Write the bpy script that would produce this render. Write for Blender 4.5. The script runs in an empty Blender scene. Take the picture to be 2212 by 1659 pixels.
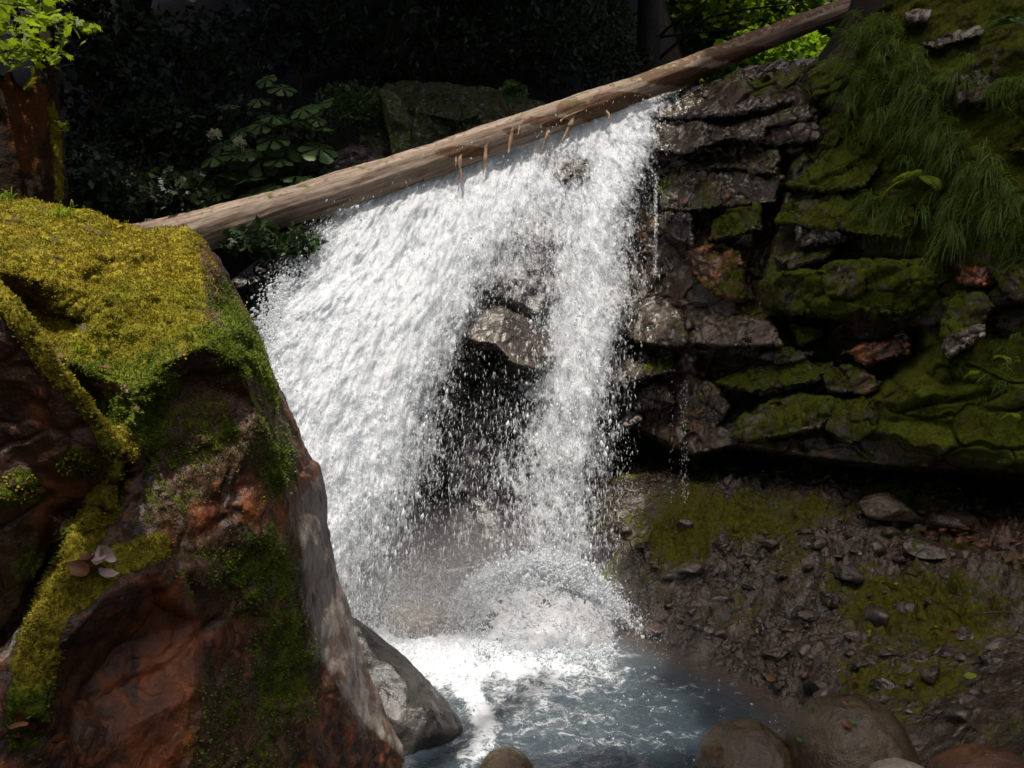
import bpy, bmesh, math, random
import numpy as np
from mathutils import Vector
from mathutils.geometry import delaunay_2d_cdt

S = bpy.context.scene
COL = S.collection
# ---------------------------------------------------------------- camera, sky, sun, exposure
CAM_Z = 2.2
cam = bpy.data.cameras.new('camera'); cam.lens = 27.0; cam.sensor_width = 36.0
cam.clip_start = 0.05; cam.clip_end = 500.0
co = bpy.data.objects.new('camera', cam); COL.objects.link(co)
co.location = (0, 0, CAM_Z); co.rotation_euler = (math.radians(90), 0, 0)
S.camera = co
SUN = np.array([-0.07, -0.36, 0.86]); SUN = SUN / np.linalg.norm(SUN)
W = bpy.data.worlds.new('World'); S.world = W; W.use_nodes = True
wn = W.node_tree.nodes; bg = wn['Background']; bg.inputs[1].default_value = 0.15
sky = wn.new('ShaderNodeTexSky'); sky.sky_type = 'NISHITA'; sky.sun_disc = False
sky.dust_density = 6.0; sky.ozone_density = 0.0; sky.air_density = 0.7; sky.sun_elevation = math.asin(SUN[2]); sky.sun_rotation = math.atan2(SUN[0], SUN[1])
W.node_tree.links.new(sky.outputs[0], bg.inputs[0])
sl = bpy.data.lights.new('sun', 'SUN'); sl.energy = 3.5; sl.angle = math.radians(0.5); sl.color = (1.0, 0.95, 0.86)
so = bpy.data.objects.new('sun', sl); COL.objects.link(so); so.location = (-8, -6, 20)
so.rotation_euler = Vector(SUN).to_track_quat('Z', 'Y').to_euler()
S.view_settings.view_transform = 'Standard'; S.view_settings.look = 'None'
S.view_settings.exposure = 0.42; S.view_settings.gamma = 1.0
S.cycles.max_bounces = 8; S.cycles.diffuse_bounces = 4; S.cycles.transparent_max_bounces = 16

# ---------------------------------------------------------------- helpers
rng = np.random.default_rng(11)
F = 1659.0
def P(px, py, Y):
    """a point Y metres ahead, seen at (px, py) of the 2212 x 1659 photograph"""
    px = np.asarray(px, float); py = np.asarray(py, float); Y = np.asarray(Y, float)
    return np.stack(np.broadcast_arrays((px - 1106) / F * Y, Y, CAM_Z - (py - 829.5) / F * Y), -1)
def pix(v):
    return 1106 + v[..., 0] / v[..., 1] * F, 829.5 - (v[..., 2] - CAM_Z) / v[..., 1] * F
def Pz(px, py, z=0.0):
    return P(px, py, (CAM_Z - z) * F / (np.asarray(py, float) - 829.5))
def unit(v): return v / np.maximum(np.linalg.norm(v, axis=-1, keepdims=True), 1e-9)
def sstep(a, b, x):
    t = np.clip((x - a) / (b - a), 0, 1); return t * t * (3 - 2 * t)

_pr = np.random.default_rng(5); _perm = np.concatenate([_pr.permutation(256)] * 3); _grad = unit(_pr.normal(size=(256, 3)))
def perlin(p, seed=0):
    p = np.asarray(p, float) + seed * 17.31
    i = np.floor(p).astype(int); f = p - i; u = f * f * f * (f * (f * 6 - 15) + 10); i &= 255
    out = 0
    for dx in (0, 1):
        for dy in (0, 1):
            for dz in (0, 1):
                h = _perm[_perm[_perm[(i[:, 0] + dx) & 255] + ((i[:, 1] + dy) & 255)] + ((i[:, 2] + dz) & 255)]
                d = (_grad[h] * (f - np.array([dx, dy, dz]))).sum(1)
                w = (u[:, 0] if dx else 1 - u[:, 0]) * (u[:, 1] if dy else 1 - u[:, 1]) * (u[:, 2] if dz else 1 - u[:, 2])
                out = out + d * w
    return out * 1.5
def fbm(p, octaves=4, seed=0, gain=0.5):
    a, t, o = 1.0, 0, 0
    p = np.asarray(p, float)
    for k in range(octaves):
        o = o + a * perlin(p * 2.03 ** k, seed + k * 3); t += a; a *= gain
    return o / t
def worley(p, seed=0):
    """distance to the nearest and second nearest feature point, and a random value per cell"""
    p = np.asarray(p, float) + seed * 7.7
    i = np.floor(p).astype(int); f1 = np.full(len(p), 9.0); f2 = np.full(len(p), 9.0); cid = np.zeros(len(p))
    r3 = np.random.default_rng(77).random((256, 4))
    for dx in (-1, 0, 1):
        for dy in (-1, 0, 1):
            for dz in (-1, 0, 1):
                c = i + np.array([dx, dy, dz]); k = c & 255
                h = _perm[_perm[_perm[k[:, 0]] + k[:, 1]] + k[:, 2]]
                d = np.linalg.norm(c + r3[h, :3] - p, axis=1)
                n = d < f1
                f2 = np.where(n, f1, np.minimum(f2, d)); cid = np.where(n, r3[h, 3], cid); f1 = np.where(n, d, f1)
    return f1, f2, cid

def mesh(name, v, f, mat=None, parent=None, attrs=None, smooth=True):
    """one mesh object from arrays of points and of equal-sized faces"""
    v = np.asarray(v, np.float32); f = np.asarray(f, np.int32)
    me = bpy.data.meshes.new(name)
    n, k = f.shape
    me.vertices.add(len(v)); me.vertices.foreach_set('co', v.ravel())
    me.loops.add(n * k); me.loops.foreach_set('vertex_index', f.ravel())
    me.polygons.add(n); me.polygons.foreach_set('loop_start', np.arange(0, n * k, k, dtype=np.int32))
    me.update(calc_edges=True)
    if smooth: me.polygons.foreach_set('use_smooth', np.ones(n, bool))
    for a, d in (attrs or {}).items():
        d = np.asarray(d, np.float32)
        if d.ndim == 2: me.attributes.new(a, 'FLOAT_VECTOR', 'POINT').data.foreach_set('vector', d.ravel())
        else: me.attributes.new(a, 'FLOAT', 'POINT').data.foreach_set('value', d)
    if mat: me.materials.append(mat)
    o = bpy.data.objects.new(name, me); COL.objects.link(o)
    if parent: o.parent = parent
    return o
def tag(o, label, cat=None, group=None, kind=None):
    if label: o['label'] = label
    if cat: o['category'] = cat
    if group: o['group'] = group
    if kind: o['kind'] = kind
    return o
def thing(name, label, cat, loc=(0, 0, 0), group=None):
    o = bpy.data.objects.new(name, None); COL.objects.link(o); o.empty_display_size = 0.1
    o.location = [float(c) for c in loc]
    return tag(o, label, cat, group)
def local(v, root): return np.asarray(v) - np.array(root.location)
def grid_faces(nu, nv):
    a = np.arange(nu * nv).reshape(nu, nv)
    return np.stack([a[:-1, :-1], a[1:, :-1], a[1:, 1:], a[:-1, 1:]], -1).reshape(-1, 4)
def normals(v, f):
    n = np.zeros_like(v)
    a, b, c = v[f[:, 0]], v[f[:, 1]], v[f[:, 2]]
    fn = np.cross(b - a, c - a) if f.shape[1] == 3 else np.cross(v[f[:, 2]] - a, v[f[:, 3]] - b)
    for k in range(f.shape[1]):
        for d in range(3): n[:, d] += np.bincount(f[:, k], fn[:, d], len(v))
    return unit(n)
def remesh(v, faces, voxel, relax=2):
    """weld a rough closed shape into an even quad skin"""
    me = bpy.data.meshes.new('rough'); me.from_pydata([tuple(map(float, p)) for p in v], [], faces)
    bm = bmesh.new(); bm.from_mesh(me); bmesh.ops.triangulate(bm, faces=bm.faces[:])
    bmesh.ops.recalc_face_normals(bm, faces=bm.faces[:]); bm.to_mesh(me); bm.free()
    o = bpy.data.objects.new('rough', me); COL.objects.link(o)
    m = o.modifiers.new('r', 'REMESH'); m.mode = 'VOXEL'; m.voxel_size = voxel
    if relax:
        s = o.modifiers.new('s', 'SMOOTH'); s.iterations = relax; s.factor = 0.5
    dg = bpy.context.evaluated_depsgraph_get(); e = o.evaluated_get(dg).to_mesh()
    vv = np.zeros(len(e.vertices) * 3, np.float32); e.vertices.foreach_get('co', vv)
    ff = np.zeros(len(e.loops), np.int32); e.loops.foreach_get('vertex_index', ff)
    bpy.data.objects.remove(o); bpy.data.meshes.remove(me)
    return vv.reshape(-1, 3).astype(float), ff.reshape(-1, 4)
def in_poly(px, py, poly):
    r = np.zeros(np.shape(px), bool); j = len(poly) - 1
    for i in range(len(poly)):
        xi, yi = poly[i]; xj, yj = poly[j]
        r ^= ((yi > py) != (yj > py)) & (px < (xj - xi) * (py - yi) / (yj - yi + 1e-9) + xi); j = i
    return r
def poly_soft(px, py, poly, soft):
    """1 inside the outline, falling to 0 over `soft` on either side"""
    d = np.full(np.shape(px), 1e9)
    for i in range(len(poly)):
        ax, ay = poly[i - 1]; bx, by = poly[i]
        t = np.clip(((px - ax) * (bx - ax) + (py - ay) * (by - ay)) / ((bx - ax) ** 2 + (by - ay) ** 2 + 1e-9), 0, 1)
        d = np.minimum(d, np.hypot(px - ax - t * (bx - ax), py - ay - t * (by - ay)))
    d = np.where(in_poly(px, py, poly), d, -d)
    return sstep(-soft, soft, d)
def line_soft(px, py, line, w):
    d = np.full(np.shape(px), 1e9)
    for (ax, ay), (bx, by) in zip(line[:-1], line[1:]):
        t = np.clip(((px - ax) * (bx - ax) + (py - ay) * (by - ay)) / ((bx - ax) ** 2 + (by - ay) ** 2 + 1e-9), 0, 1)
        d = np.minimum(d, np.hypot(px - ax - t * (bx - ax), py - ay - t * (by - ay)))
    return 1 - sstep(0.4 * w, w, d)

# ---------------------------------------------------------------- materials
class NT:
    def __init__(s, name):
        s.m = bpy.data.materials.new(name); s.m.use_nodes = True; s.t = s.m.node_tree; s.t.nodes.clear()
        s.out = s.n('ShaderNodeOutputMaterial')
    def n(s, t, **k):
        o = s.t.nodes.new(t)
        for a, b in k.items(): setattr(o, a, b)
        return o
    def set(s, sock, v):
        if hasattr(v, 'is_output'): s.t.links.new(v, sock)
        else: sock.default_value = v
    def coord(s):
        if not hasattr(s, 'tc'): s.tc = s.n('ShaderNodeNewGeometry')
        return s.tc.outputs['Position']
    def noise(s, scale, detail=4, rough=0.55, vec=None, dist=0.0):
        o = s.n('ShaderNodeTexNoise'); s.set(o.inputs['Vector'], vec if vec is not None else s.coord())
        o.inputs['Scale'].default_value = scale; o.inputs['Detail'].default_value = detail
        o.inputs['Roughness'].default_value = rough; o.inputs['Distortion'].default_value = dist
        return o.outputs[0]
    def vor(s, scale, feature='F1', vec=None):
        o = s.n('ShaderNodeTexVoronoi', feature=feature); s.set(o.inputs['Vector'], vec if vec is not None else s.coord())
        o.inputs['Scale'].default_value = scale; return o.outputs['Distance']
    def scaled(s, v):
        o = s.n('ShaderNodeVectorMath', operation='MULTIPLY'); s.set(o.inputs[0], s.coord()); o.inputs[1].default_value = v
        return o.outputs[0]
    def attr(s, name):
        return s.n('ShaderNodeAttribute', attribute_name=name).outputs['Fac']
    def math(s, op, a, b=0.0, clamp=False):
        o = s.n('ShaderNodeMath', operation=op); o.use_clamp = clamp
        s.set(o.inputs[0], a); s.set(o.inputs[1], b); return o.outputs[0]
    def step(s, x, lo, hi):
        o = s.n('ShaderNodeMapRange', interpolation_type='SMOOTHSTEP'); s.set(o.inputs[0], x)
        o.inputs[1].default_value = lo; o.inputs[2].default_value = hi; return o.outputs[0]
    def mix(s, fac, a, b):
        o = s.n('ShaderNodeMix', data_type='RGBA'); s.set(o.inputs[0], fac)
        for i, c in ((6, a), (7, b)):
            s.set(o.inputs[i], c if hasattr(c, 'is_output') else (*c, 1.0))
        return o.outputs[2]
    def ramp(s, x, stops):
        o = s.n('ShaderNodeValToRGB'); e = o.color_ramp.elements
        while len(e) < len(stops): e.new(0.5)
        for k, (p, c) in enumerate(stops): e[k].position = p; e[k].color = (*c, 1.0)
        s.set(o.inputs[0], x); return o.outputs[0]
    def bump(s, h, strength=0.5, dist=0.02, normal=None):
        o = s.n('ShaderNodeBump'); o.inputs['Strength'].default_value = strength; o.inputs['Distance'].default_value = dist
        s.set(o.inputs['Height'], h)
        if normal is not None: s.set(o.inputs['Normal'], normal)
        return o.outputs[0]
    def pbr(s, color, rough=0.8, normal=None, spec=0.5, **k):
        o = s.n('ShaderNodeBsdfPrincipled'); s.set(o.inputs['Base Color'], color if hasattr(color, 'is_output') else (*color, 1.0))
        s.set(o.inputs['Roughness'], rough); s.set(o.inputs['Specular IOR Level'], spec)
        if normal is not None: s.set(o.inputs['Normal'], normal)
        for a, b in k.items(): s.set(o.inputs[a], b)
        return o.outputs[0]
    def done(s, shader):
        s.t.links.new(shader, s.out.inputs['Surface']); return s.m

def rock_mat(name, dark, mid, light, moss_dark, moss_light, wet_rough=0.38, rust=(0.30, 0.085, 0.018), scale=1.0, bump=0.6, cells=0, spec=0.7):
    t = NT(name)
    n1 = t.noise(2.6 * scale, 8, 0.62); n2 = t.noise(11 * scale, 6, 0.6, dist=0.6); n3 = t.noise(55 * scale, 5, 0.65)
    n4 = t.noise(6.5 * scale, 5, 0.6)
    c = t.ramp(t.math('ADD', t.math('MULTIPLY', n1, 0.6), t.math('MULTIPLY', n2, 0.4)), [(0.39, dark), (0.53, mid), (0.67, light)])
    c = t.mix(t.step(n3, 0.52, 0.72), c, t.mix(0.6, c, light))
    c = t.mix(t.step(n2, 0.34, 0.24), c, dark)
    if cells:
        wv_ = t.n('ShaderNodeTexNoise'); t.set(wv_.inputs[0], t.coord()); wv_.inputs['Scale'].default_value = 9; ma = t.n('ShaderNodeVectorMath', operation='MULTIPLY_ADD'); t.set(ma.inputs[0], wv_.outputs['Color']); ma.inputs[1].default_value = (.12,) * 3; t.set(ma.inputs[2], t.coord())
        cb = t.math('MULTIPLY', t.vor(cells, 'DISTANCE_TO_EDGE', ma.outputs[0]), 1.6, True); vc = t.n('ShaderNodeTexVoronoi'); t.set(vc.inputs[0], ma.outputs[0]); vc.inputs['Scale'].default_value = cells
        cs = t.n('ShaderNodeSeparateColor'); t.set(cs.inputs[0], vc.outputs['Color'])
        zone = t.step(t.noise(2.3, 4), .42, .60); c = t.mix(t.math('MULTIPLY', t.math('MULTIPLY', cs.outputs[0], .7), zone), c, t.mix(cs.outputs[1], dark, light)); c = t.mix(t.math('MULTIPLY', t.step(cb, .07, .0), t.math('MULTIPLY', zone, .8)), c, dark)
    rf = t.step(t.math('ADD', t.attr('rust'), t.math('MULTIPLY', t.math('SUBTRACT', n2, 0.5), 1.1)), 0.42, 0.75)
    c = t.mix(rf, c, t.mix(t.step(n4, 0.35, 0.7), (rust[0] * .35, rust[1] * .45, rust[2]), rust))
    pf = t.step(t.math('ADD', t.attr('pale'), t.math('MULTIPLY', t.math('SUBTRACT', n4, 0.5), 0.9)), 0.4, 0.7)
    c = t.mix(pf, c, t.mix(n2, (0.20, 0.17, 0.145), (0.30, 0.27, 0.24)))
    lf = t.step(t.math('ADD', t.attr('lichen'), t.math('MULTIPLY', t.math('SUBTRACT', t.noise(24, 5), 0.5), 1.4)), 0.5, 0.62)
    c = t.mix(lf, c, (0.45, 0.43, 0.33))
    mn = t.noise(38, 6, 0.7); mf = t.step(t.math('ADD', t.attr('moss'), t.math('MULTIPLY', t.math('SUBTRACT', t.noise(19, 6, 0.65), 0.5), 1.3)), 0.40, 0.62)
    mc = t.mix(t.step(t.math('ADD', t.math('MULTIPLY', mn, 0.5), t.math('MULTIPLY', n4, 0.5)), 0.36, 0.62), moss_dark, moss_light)
    mc = t.mix(t.attr('yellow'), mc, t.mix(t.step(mn, 0.35, 0.7), (0.11, 0.085, 0.010), (0.42, 0.34, 0.035)))
    mc = t.mix(t.math('MULTIPLY', t.step(n3, 0.56, 0.74), 0.55), mc, (0.10, 0.06, 0.02))
    c = t.mix(mf, c, mc)
    ro = t.math('ADD', t.math('MULTIPLY', t.step(n2, 0.3, 0.7), 0.25), wet_rough)
    r = t.mix(mf, t.mix(0.0, ro, ro), (0.95, 0.95, 0.95))
    h = t.math('ADD', t.math('MULTIPLY', n2, 1.0), t.math('MULTIPLY', n3, 0.55))
    h = t.math('ADD', h, t.math('MULTIPLY', t.math('MULTIPLY', mf, t.noise(150, 3, 0.7)), 0.9))
    if cells: h = t.math('ADD', t.math('MULTIPLY', h, .6), t.math('MULTIPLY', t.math('MULTIPLY', t.math('ADD', t.step(cb, 0, .3), cs.outputs[2]), 1.2), zone))
    sp = t.math('SUBTRACT', spec, t.math('MULTIPLY', mf, spec * .88))
    return t.done(t.pbr(c, r, t.bump(h, bump, 0.022), sp))
M = {}
M['boulder'] = rock_mat('boulder_rock', (0.015, 0.0055, 0.0025), (0.066, 0.024, 0.0075), (0.135, 0.058, 0.020), (0.028, 0.045, 0.005), (0.13, 0.16, 0.016), 0.36, rust=(0.32, 0.085, 0.014))
M['cliff'] = rock_mat('cliff_rock', (0.016, 0.011, 0.007), (0.058, 0.039, 0.025), (0.14, 0.105, 0.075), (0.014, 0.022, 0.003), (0.056, 0.088, 0.007), 0.17)
M['wet_grey'] = rock_mat('wet_grey_rock', (0.014, 0.011, 0.008), (0.050, 0.038, 0.028), (0.115, 0.092, 0.070), (0.014, 0.022, 0.003), (0.050, 0.078, 0.008), 0.15, bump=.45)
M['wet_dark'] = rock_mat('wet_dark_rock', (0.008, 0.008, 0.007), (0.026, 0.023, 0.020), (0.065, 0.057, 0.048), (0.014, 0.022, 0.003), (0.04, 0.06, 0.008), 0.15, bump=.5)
M['round'] = rock_mat('river_stone', (0.028, 0.018, 0.008), (0.060, 0.040, 0.018), (0.11, 0.078, 0.038), (0.02, 0.03, 0.006), (0.05, 0.07, 0.014), 0.22, scale=1.6)
M['bank'] = rock_mat('bank_gravel', (0.010, 0.0065, 0.004), (0.036, 0.024, 0.015), (0.11, 0.086, 0.062), (0.012, 0.019, 0.003), (0.050, 0.066, 0.008), 0.12, rust=(0.15, 0.050, 0.022), scale=2.2, cells=8, bump=0.8)

def leaf_mat(name, a, b, trans=0.45, rough=0.5):
    t = NT(name); c = t.mix(t.attr('var'), a, b)
    c = t.mix(t.math('MULTIPLY', t.noise(40, 3), 0.35), c, (a[0] * .5, a[1] * .5, a[2] * .5))
    d = t.pbr(c, rough, spec=0.35); tr = t.n('ShaderNodeBsdfTranslucent')
    t.set(tr.inputs[0], t.mix(0.35, c, (min(1, b[0] * 1.5), min(1, b[1] * 1.6), b[2])))
    m = t.n('ShaderNodeMixShader'); m.inputs[0].default_value = trans
    t.t.links.new(d, m.inputs[1]); t.t.links.new(tr.outputs[0], m.inputs[2])
    return t.done(m.outputs[0])
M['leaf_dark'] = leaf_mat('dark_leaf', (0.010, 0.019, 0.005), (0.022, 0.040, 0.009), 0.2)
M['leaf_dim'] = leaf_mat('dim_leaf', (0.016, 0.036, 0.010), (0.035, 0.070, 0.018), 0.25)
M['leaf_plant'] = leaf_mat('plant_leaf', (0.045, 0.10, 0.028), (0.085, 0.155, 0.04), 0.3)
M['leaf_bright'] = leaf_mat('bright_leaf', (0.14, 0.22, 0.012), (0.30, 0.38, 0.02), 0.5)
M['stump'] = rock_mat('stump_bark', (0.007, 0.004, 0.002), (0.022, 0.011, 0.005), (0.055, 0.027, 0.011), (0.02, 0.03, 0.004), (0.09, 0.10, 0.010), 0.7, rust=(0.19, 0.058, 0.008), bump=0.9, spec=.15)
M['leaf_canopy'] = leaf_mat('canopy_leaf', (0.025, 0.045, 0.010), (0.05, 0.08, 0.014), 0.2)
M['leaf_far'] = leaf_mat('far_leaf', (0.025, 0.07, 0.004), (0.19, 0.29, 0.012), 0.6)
M['grass'] = leaf_mat('grass_blade', (0.045, 0.090, 0.010), (0.16, 0.24, 0.036), 0.4)
M['moss'] = leaf_mat('moss_frond', (0.09, 0.080, 0.007), (0.48, 0.39, 0.040), 0.35, 0.8)
M['moss_green'] = leaf_mat('green_moss_frond', (0.05, 0.085, 0.007), (0.20, 0.27, 0.028), 0.3, 0.8)
M['dead_leaf'] = leaf_mat('dead_leaf', (0.085, 0.030, 0.014), (0.21, 0.095, 0.048), 0.2)
M['pink_leaf'] = leaf_mat('curled_leaf', (0.40, 0.24, 0.20), (0.78, 0.66, 0.62), 0.25, 0.3)
M['petal'] = leaf_mat('petal', (0.50, 0.50, 0.36), (0.66, 0.65, 0.5), 0.3)
def wood_mat(name, a, b, c, axis, sc=1.0, moss=True):
    """weathered timber with the grain along `axis`"""
    t = NT(name)
    g = t.n('ShaderNodeVectorMath', operation='DOT_PRODUCT'); t.set(g.inputs[0], t.coord()); g.inputs[1].default_value = axis
    s = t.n('ShaderNodeVectorMath', operation='SCALE'); s.inputs[0].default_value = axis; t.set(s.inputs['Scale'], t.math('MULTIPLY', g.outputs['Value'], -0.93))
    v = t.n('ShaderNodeVectorMath', operation='ADD'); t.set(v.inputs[0], t.coord()); t.set(v.inputs[1], s.outputs[0])
    n = t.noise(26 * sc, 7, 0.65, v.outputs[0]); n2 = t.noise(9 * sc, 5, 0.6, v.outputs[0]); n3 = t.noise(14, 6, 0.65)
    col = t.ramp(t.math('ADD', t.math('MULTIPLY', n, 0.55), t.math('MULTIPLY', n2, 0.45)), [(0.38, a), (0.5, b), (0.64, c)])
    col = t.mix(t.step(n, 0.36, 0.28), col, (a[0] * .3, a[1] * .3, a[2] * .3))
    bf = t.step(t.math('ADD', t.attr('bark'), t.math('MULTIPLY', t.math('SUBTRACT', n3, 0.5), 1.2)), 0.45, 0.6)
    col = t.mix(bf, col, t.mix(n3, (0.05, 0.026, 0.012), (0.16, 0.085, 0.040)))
    mf = t.step(t.math('ADD', t.math('MULTIPLY', t.attr('moss'), 0.75), t.math('MULTIPLY', t.math('SUBTRACT', n3, 0.5), 2.2)), 0.55, 0.75)
    col = t.mix(mf, col, t.mix(n3, (0.03, 0.03, 0.004), (0.15, 0.13, 0.015)))
    return t.done(t.pbr(col, 0.72, t.bump(t.math('ADD', n, t.math('MULTIPLY', n3, 0.5)), 0.6, 0.012), 0.3))
def simple_mat(name, a, b, scale=12, rough=0.85, bump=0.6, dist=0.02):
    t = NT(name); n = t.noise(scale, 7, 0.65); n2 = t.noise(scale * 5, 4)
    return t.done(t.pbr(t.mix(t.step(n, 0.3, 0.7), a, b), rough, t.bump(t.math('ADD', n, t.math('MULTIPLY', n2, 0.4)), bump, dist), 0.3))
M['soil'] = simple_mat('forest_soil', (0.007, 0.005, 0.003), (0.018, 0.013, 0.008), 3)
M['bark'] = simple_mat('bark', (0.008, 0.006, 0.004), (0.026, 0.019, 0.013), 14)
M['twig'] = simple_mat('twig', (0.03, 0.02, 0.012), (0.10, 0.07, 0.045), 30)

# ---------------------------------------------------------------- the lie of the land
WA = np.array([1.40, 8.80]); WU = unit(np.array([2.35, -3.2])); WN = np.array([-WU[1] * -1, -WU[0]]); WN = np.array([WU[1], -WU[0]])
LEAN = 0.20
def wall_hit(px, py, off=0.0):
    """where the sight line through a pixel meets the cliff plane moved `off` metres out of the cliff"""
    px = np.asarray(px, float); py = np.asarray(py, float)
    dx = (px - 1106) / F; dz = -(py - 829.5) / F
    Y = (WN @ WA + off) / (WN[0] * dx + WN[1] + LEAN * dz)
    return P(px, py, Y)

def rbf_fit(xy, z, lam=1e-3):
    d = np.linalg.norm(xy[:, None] - xy[None], axis=2); K = d ** 2 * np.log(d + 1e-9); n = len(xy)
    A = np.zeros((n + 3, n + 3)); A[:n, :n] = K + lam * np.eye(n); A[:n, n] = 1; A[:n, n + 1:] = xy; A[n, :n] = 1; A[n + 1:, :n] = xy.T
    w = np.linalg.solve(A, np.r_[z, 0, 0, 0])
    def g(q):
        out = np.zeros(len(q))
        for s in range(0, len(q), 20000):
            c = q[s:s + 20000]; r = np.linalg.norm(c[:, None] - xy[None], axis=2)
            out[s:s + 20000] = (r ** 2 * np.log(r + 1e-9)) @ w[:n] + w[n] + c @ w[n + 1:]
        return out
    return g
_b = [Pz(*q) for q in [(1315, 1335), (1404, 1388), (1532, 1436), (1641, 1478), (1718, 1537), (1790, 1640), (1815, 1760)]]
_sub = [q + np.array([-0.55, -0.25, -0.42]) for q in _b]
_u = [P(*q) for q in [(1330, 1090, 8.0), (1450, 1078, 7.9), (1600, 1072, 7.45), (1750, 1082, 7.0), (1900, 1102, 6.6), (2050, 1122, 6.2), (2212, 1142, 5.7), (2420, 1175, 5.2),
      (1400, 1240, 7.1), (1500, 1250, 6.8), (1700, 1290, 6.15), (1900, 1290, 5.75), (2100, 1345, 5.1), (2212, 1390, 4.7), (1900, 1470, 4.9), (2100, 1550, 4.15), (2212, 1640, 3.5), (2000, 1650, 4.05), (2420, 1800, 3.0),
      (1600, 1400, 6.1), (1750, 1420, 5.5)]]
_in = [q + np.array([0.9, 0.7, 0.25]) for q in _u[:8]]
_bk = np.array(_b + _sub + _u + _in + [np.array(q) for q in [(0.6, 1.4, 0.5), (3.0, 1.0, 1.0), (4.6, 2.2, 1.3), (-0.5, 0.0, 0.55)]])
bank_h = rbf_fit(_bk[:, :2], _bk[:, 2])

def land_h(x, y):
    left = np.clip((-1.75 - x) * 1.5, -1.2, 3.3) + 0.6 * np.clip(-4.6 - x, 0, 20)
    left = np.where(y < 2.5, left * sstep(-4, 2.5, y) - 0.8 * (1 - sstep(-4, 2.5, y)), left)
    back = -0.7 + 5.4 * sstep(9.0, 9.9, y) + 0.95 * np.clip(y - 10, 0, 60)
    gully = np.abs(x - 0.40 * y + 0.2); back = back - (0.80 * np.clip(y - 10, 0, 60)) * (1 - sstep(2.2, 5.0, gully))
    d = -((x - WA[0]) * WN[0] + (y - WA[1]) * WN[1]); t = (x - WA[0]) * WU[0] + (y - WA[1]) * WU[1]
    right = np.where(d > 0.9, 4.5 + 1.1 * np.clip(t - 0.9, -2, 4.5) + 0.22 * np.clip(d, 0, 12), -1.2)
    front = -0.9 + 1.3 * sstep(2.0, 0.4, y) - 0.9 * sstep(0.4, 2.0, y) * 0 + 0.25 * np.clip(-y - 3, 0, 30)
    return np.maximum(np.maximum(left, back), np.maximum(right, front))
gx, gy = np.meshgrid(np.arange(-22, 24.1, 0.2), np.arange(-18, 40.1, 0.2), indexing='ij')
q = np.stack([gx.ravel(), gy.ravel(), 0 * gx.ravel()], 1); hz = land_h(q[:, 0], q[:, 1])
hz = hz + 0.35 * fbm(q * 0.7, 4, 3) * sstep(-0.5, 0.8, hz)
inb = (q[:, 0] > 0.5) & (q[:, 1] < 9.2) & (q[:, 1] > -1.5) & (hz < 3)
hz = np.where(inb, np.minimum(hz, bank_h(q[:, :2]) - 0.35), hz)
q[:, 2] = hz
tag(mesh('ground', q, grid_faces(*gx.shape), M['soil']), 'dark forest floor rising steeply behind the falls', kind='structure')

# ---------------------------------------------------------------- rocks drawn as relief: outline and ridges each at their own distance
def relief(outline, inner, back=(0.08, 0.0, 0.0, 1.0), edges=(), voxel=0.012, relax=2):
    pts = [o[:2] for o in outline] + [i[:2] for i in inner]; Y = [o[2] for o in outline] + [i[2] for i in inner]; n = len(outline)
    ed = [(i, (i + 1) % n) for i in range(n)] + [(n + a, n + b) for a, b in edges]
    co2, _, fc, orig, _, _ = delaunay_2d_cdt([Vector(p) for p in pts], ed, [], 0, 1e-4)
    Yv = [np.mean([Y[k] for k in og]) if og else None for og in orig]
    for i, y in enumerate(Yv):
        if y is None:
            d = [(co2[i] - Vector(p)).length for p in pts]; k = np.argsort(d)[:2]; Yv[i] = np.mean([Y[j] for j in k])
    poly = [o[:2] for o in outline]
    tri = [tuple(f) for f in fc if in_poly(np.array(sum(co2[k][0] for k in f) / len(f)), np.array(sum(co2[k][1] for k in f) / len(f)), poly)]
    v = [P(c[0], c[1], y) for c, y in zip(co2, Yv)]
    own = {}
    for i, og in enumerate(orig):
        for k in og: own[k] = i
    ring = [own[k] for k in range(n)]; b0 = len(v); k_, dx, dy, dY = back
    cx = np.mean([p[0] for p in poly]); cy = np.mean([p[1] for p in poly])
    for (x, y), o in zip(poly, outline): v.append(P(x + (cx - x) * k_ + dx, y + (cy - y) * k_ + dy, o[2] + dY))
    c0 = len(v); v.append(np.mean([np.array(p) for p in v[b0:]], 0))
    side = [(ring[i], ring[(i + 1) % n], b0 + (i + 1) % n, b0 + i) for i in range(n)]
    cap = [(b0 + i, b0 + (i + 1) % n, c0) for i in range(n)]
    return remesh(v, tri + side + cap, voxel, relax)

def rough(v, f, terms, clip=None):
    """push a rock's skin in and out along its normals"""
    for sc, amp, kind, sd in terms:
        n = normals(v, f); p = v * sc
        if kind == 'fbm': d = fbm(p, 4, sd)
        elif kind == 'ridge': d = 0.5 - np.abs(fbm(p, 3, sd)) * 2
        elif kind == 'chip':
            f1, f2, c = worley(p + 0.25 * fbm(p * 2, 2, sd)[:, None], sd); d = (c - 0.5) * sstep(0.01, 0.14, f2 - f1) + 0.6 * (sstep(0, 0.11, f2 - f1) - 1)
        v = v + n * (amp * d)[:, None]
    return v

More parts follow.
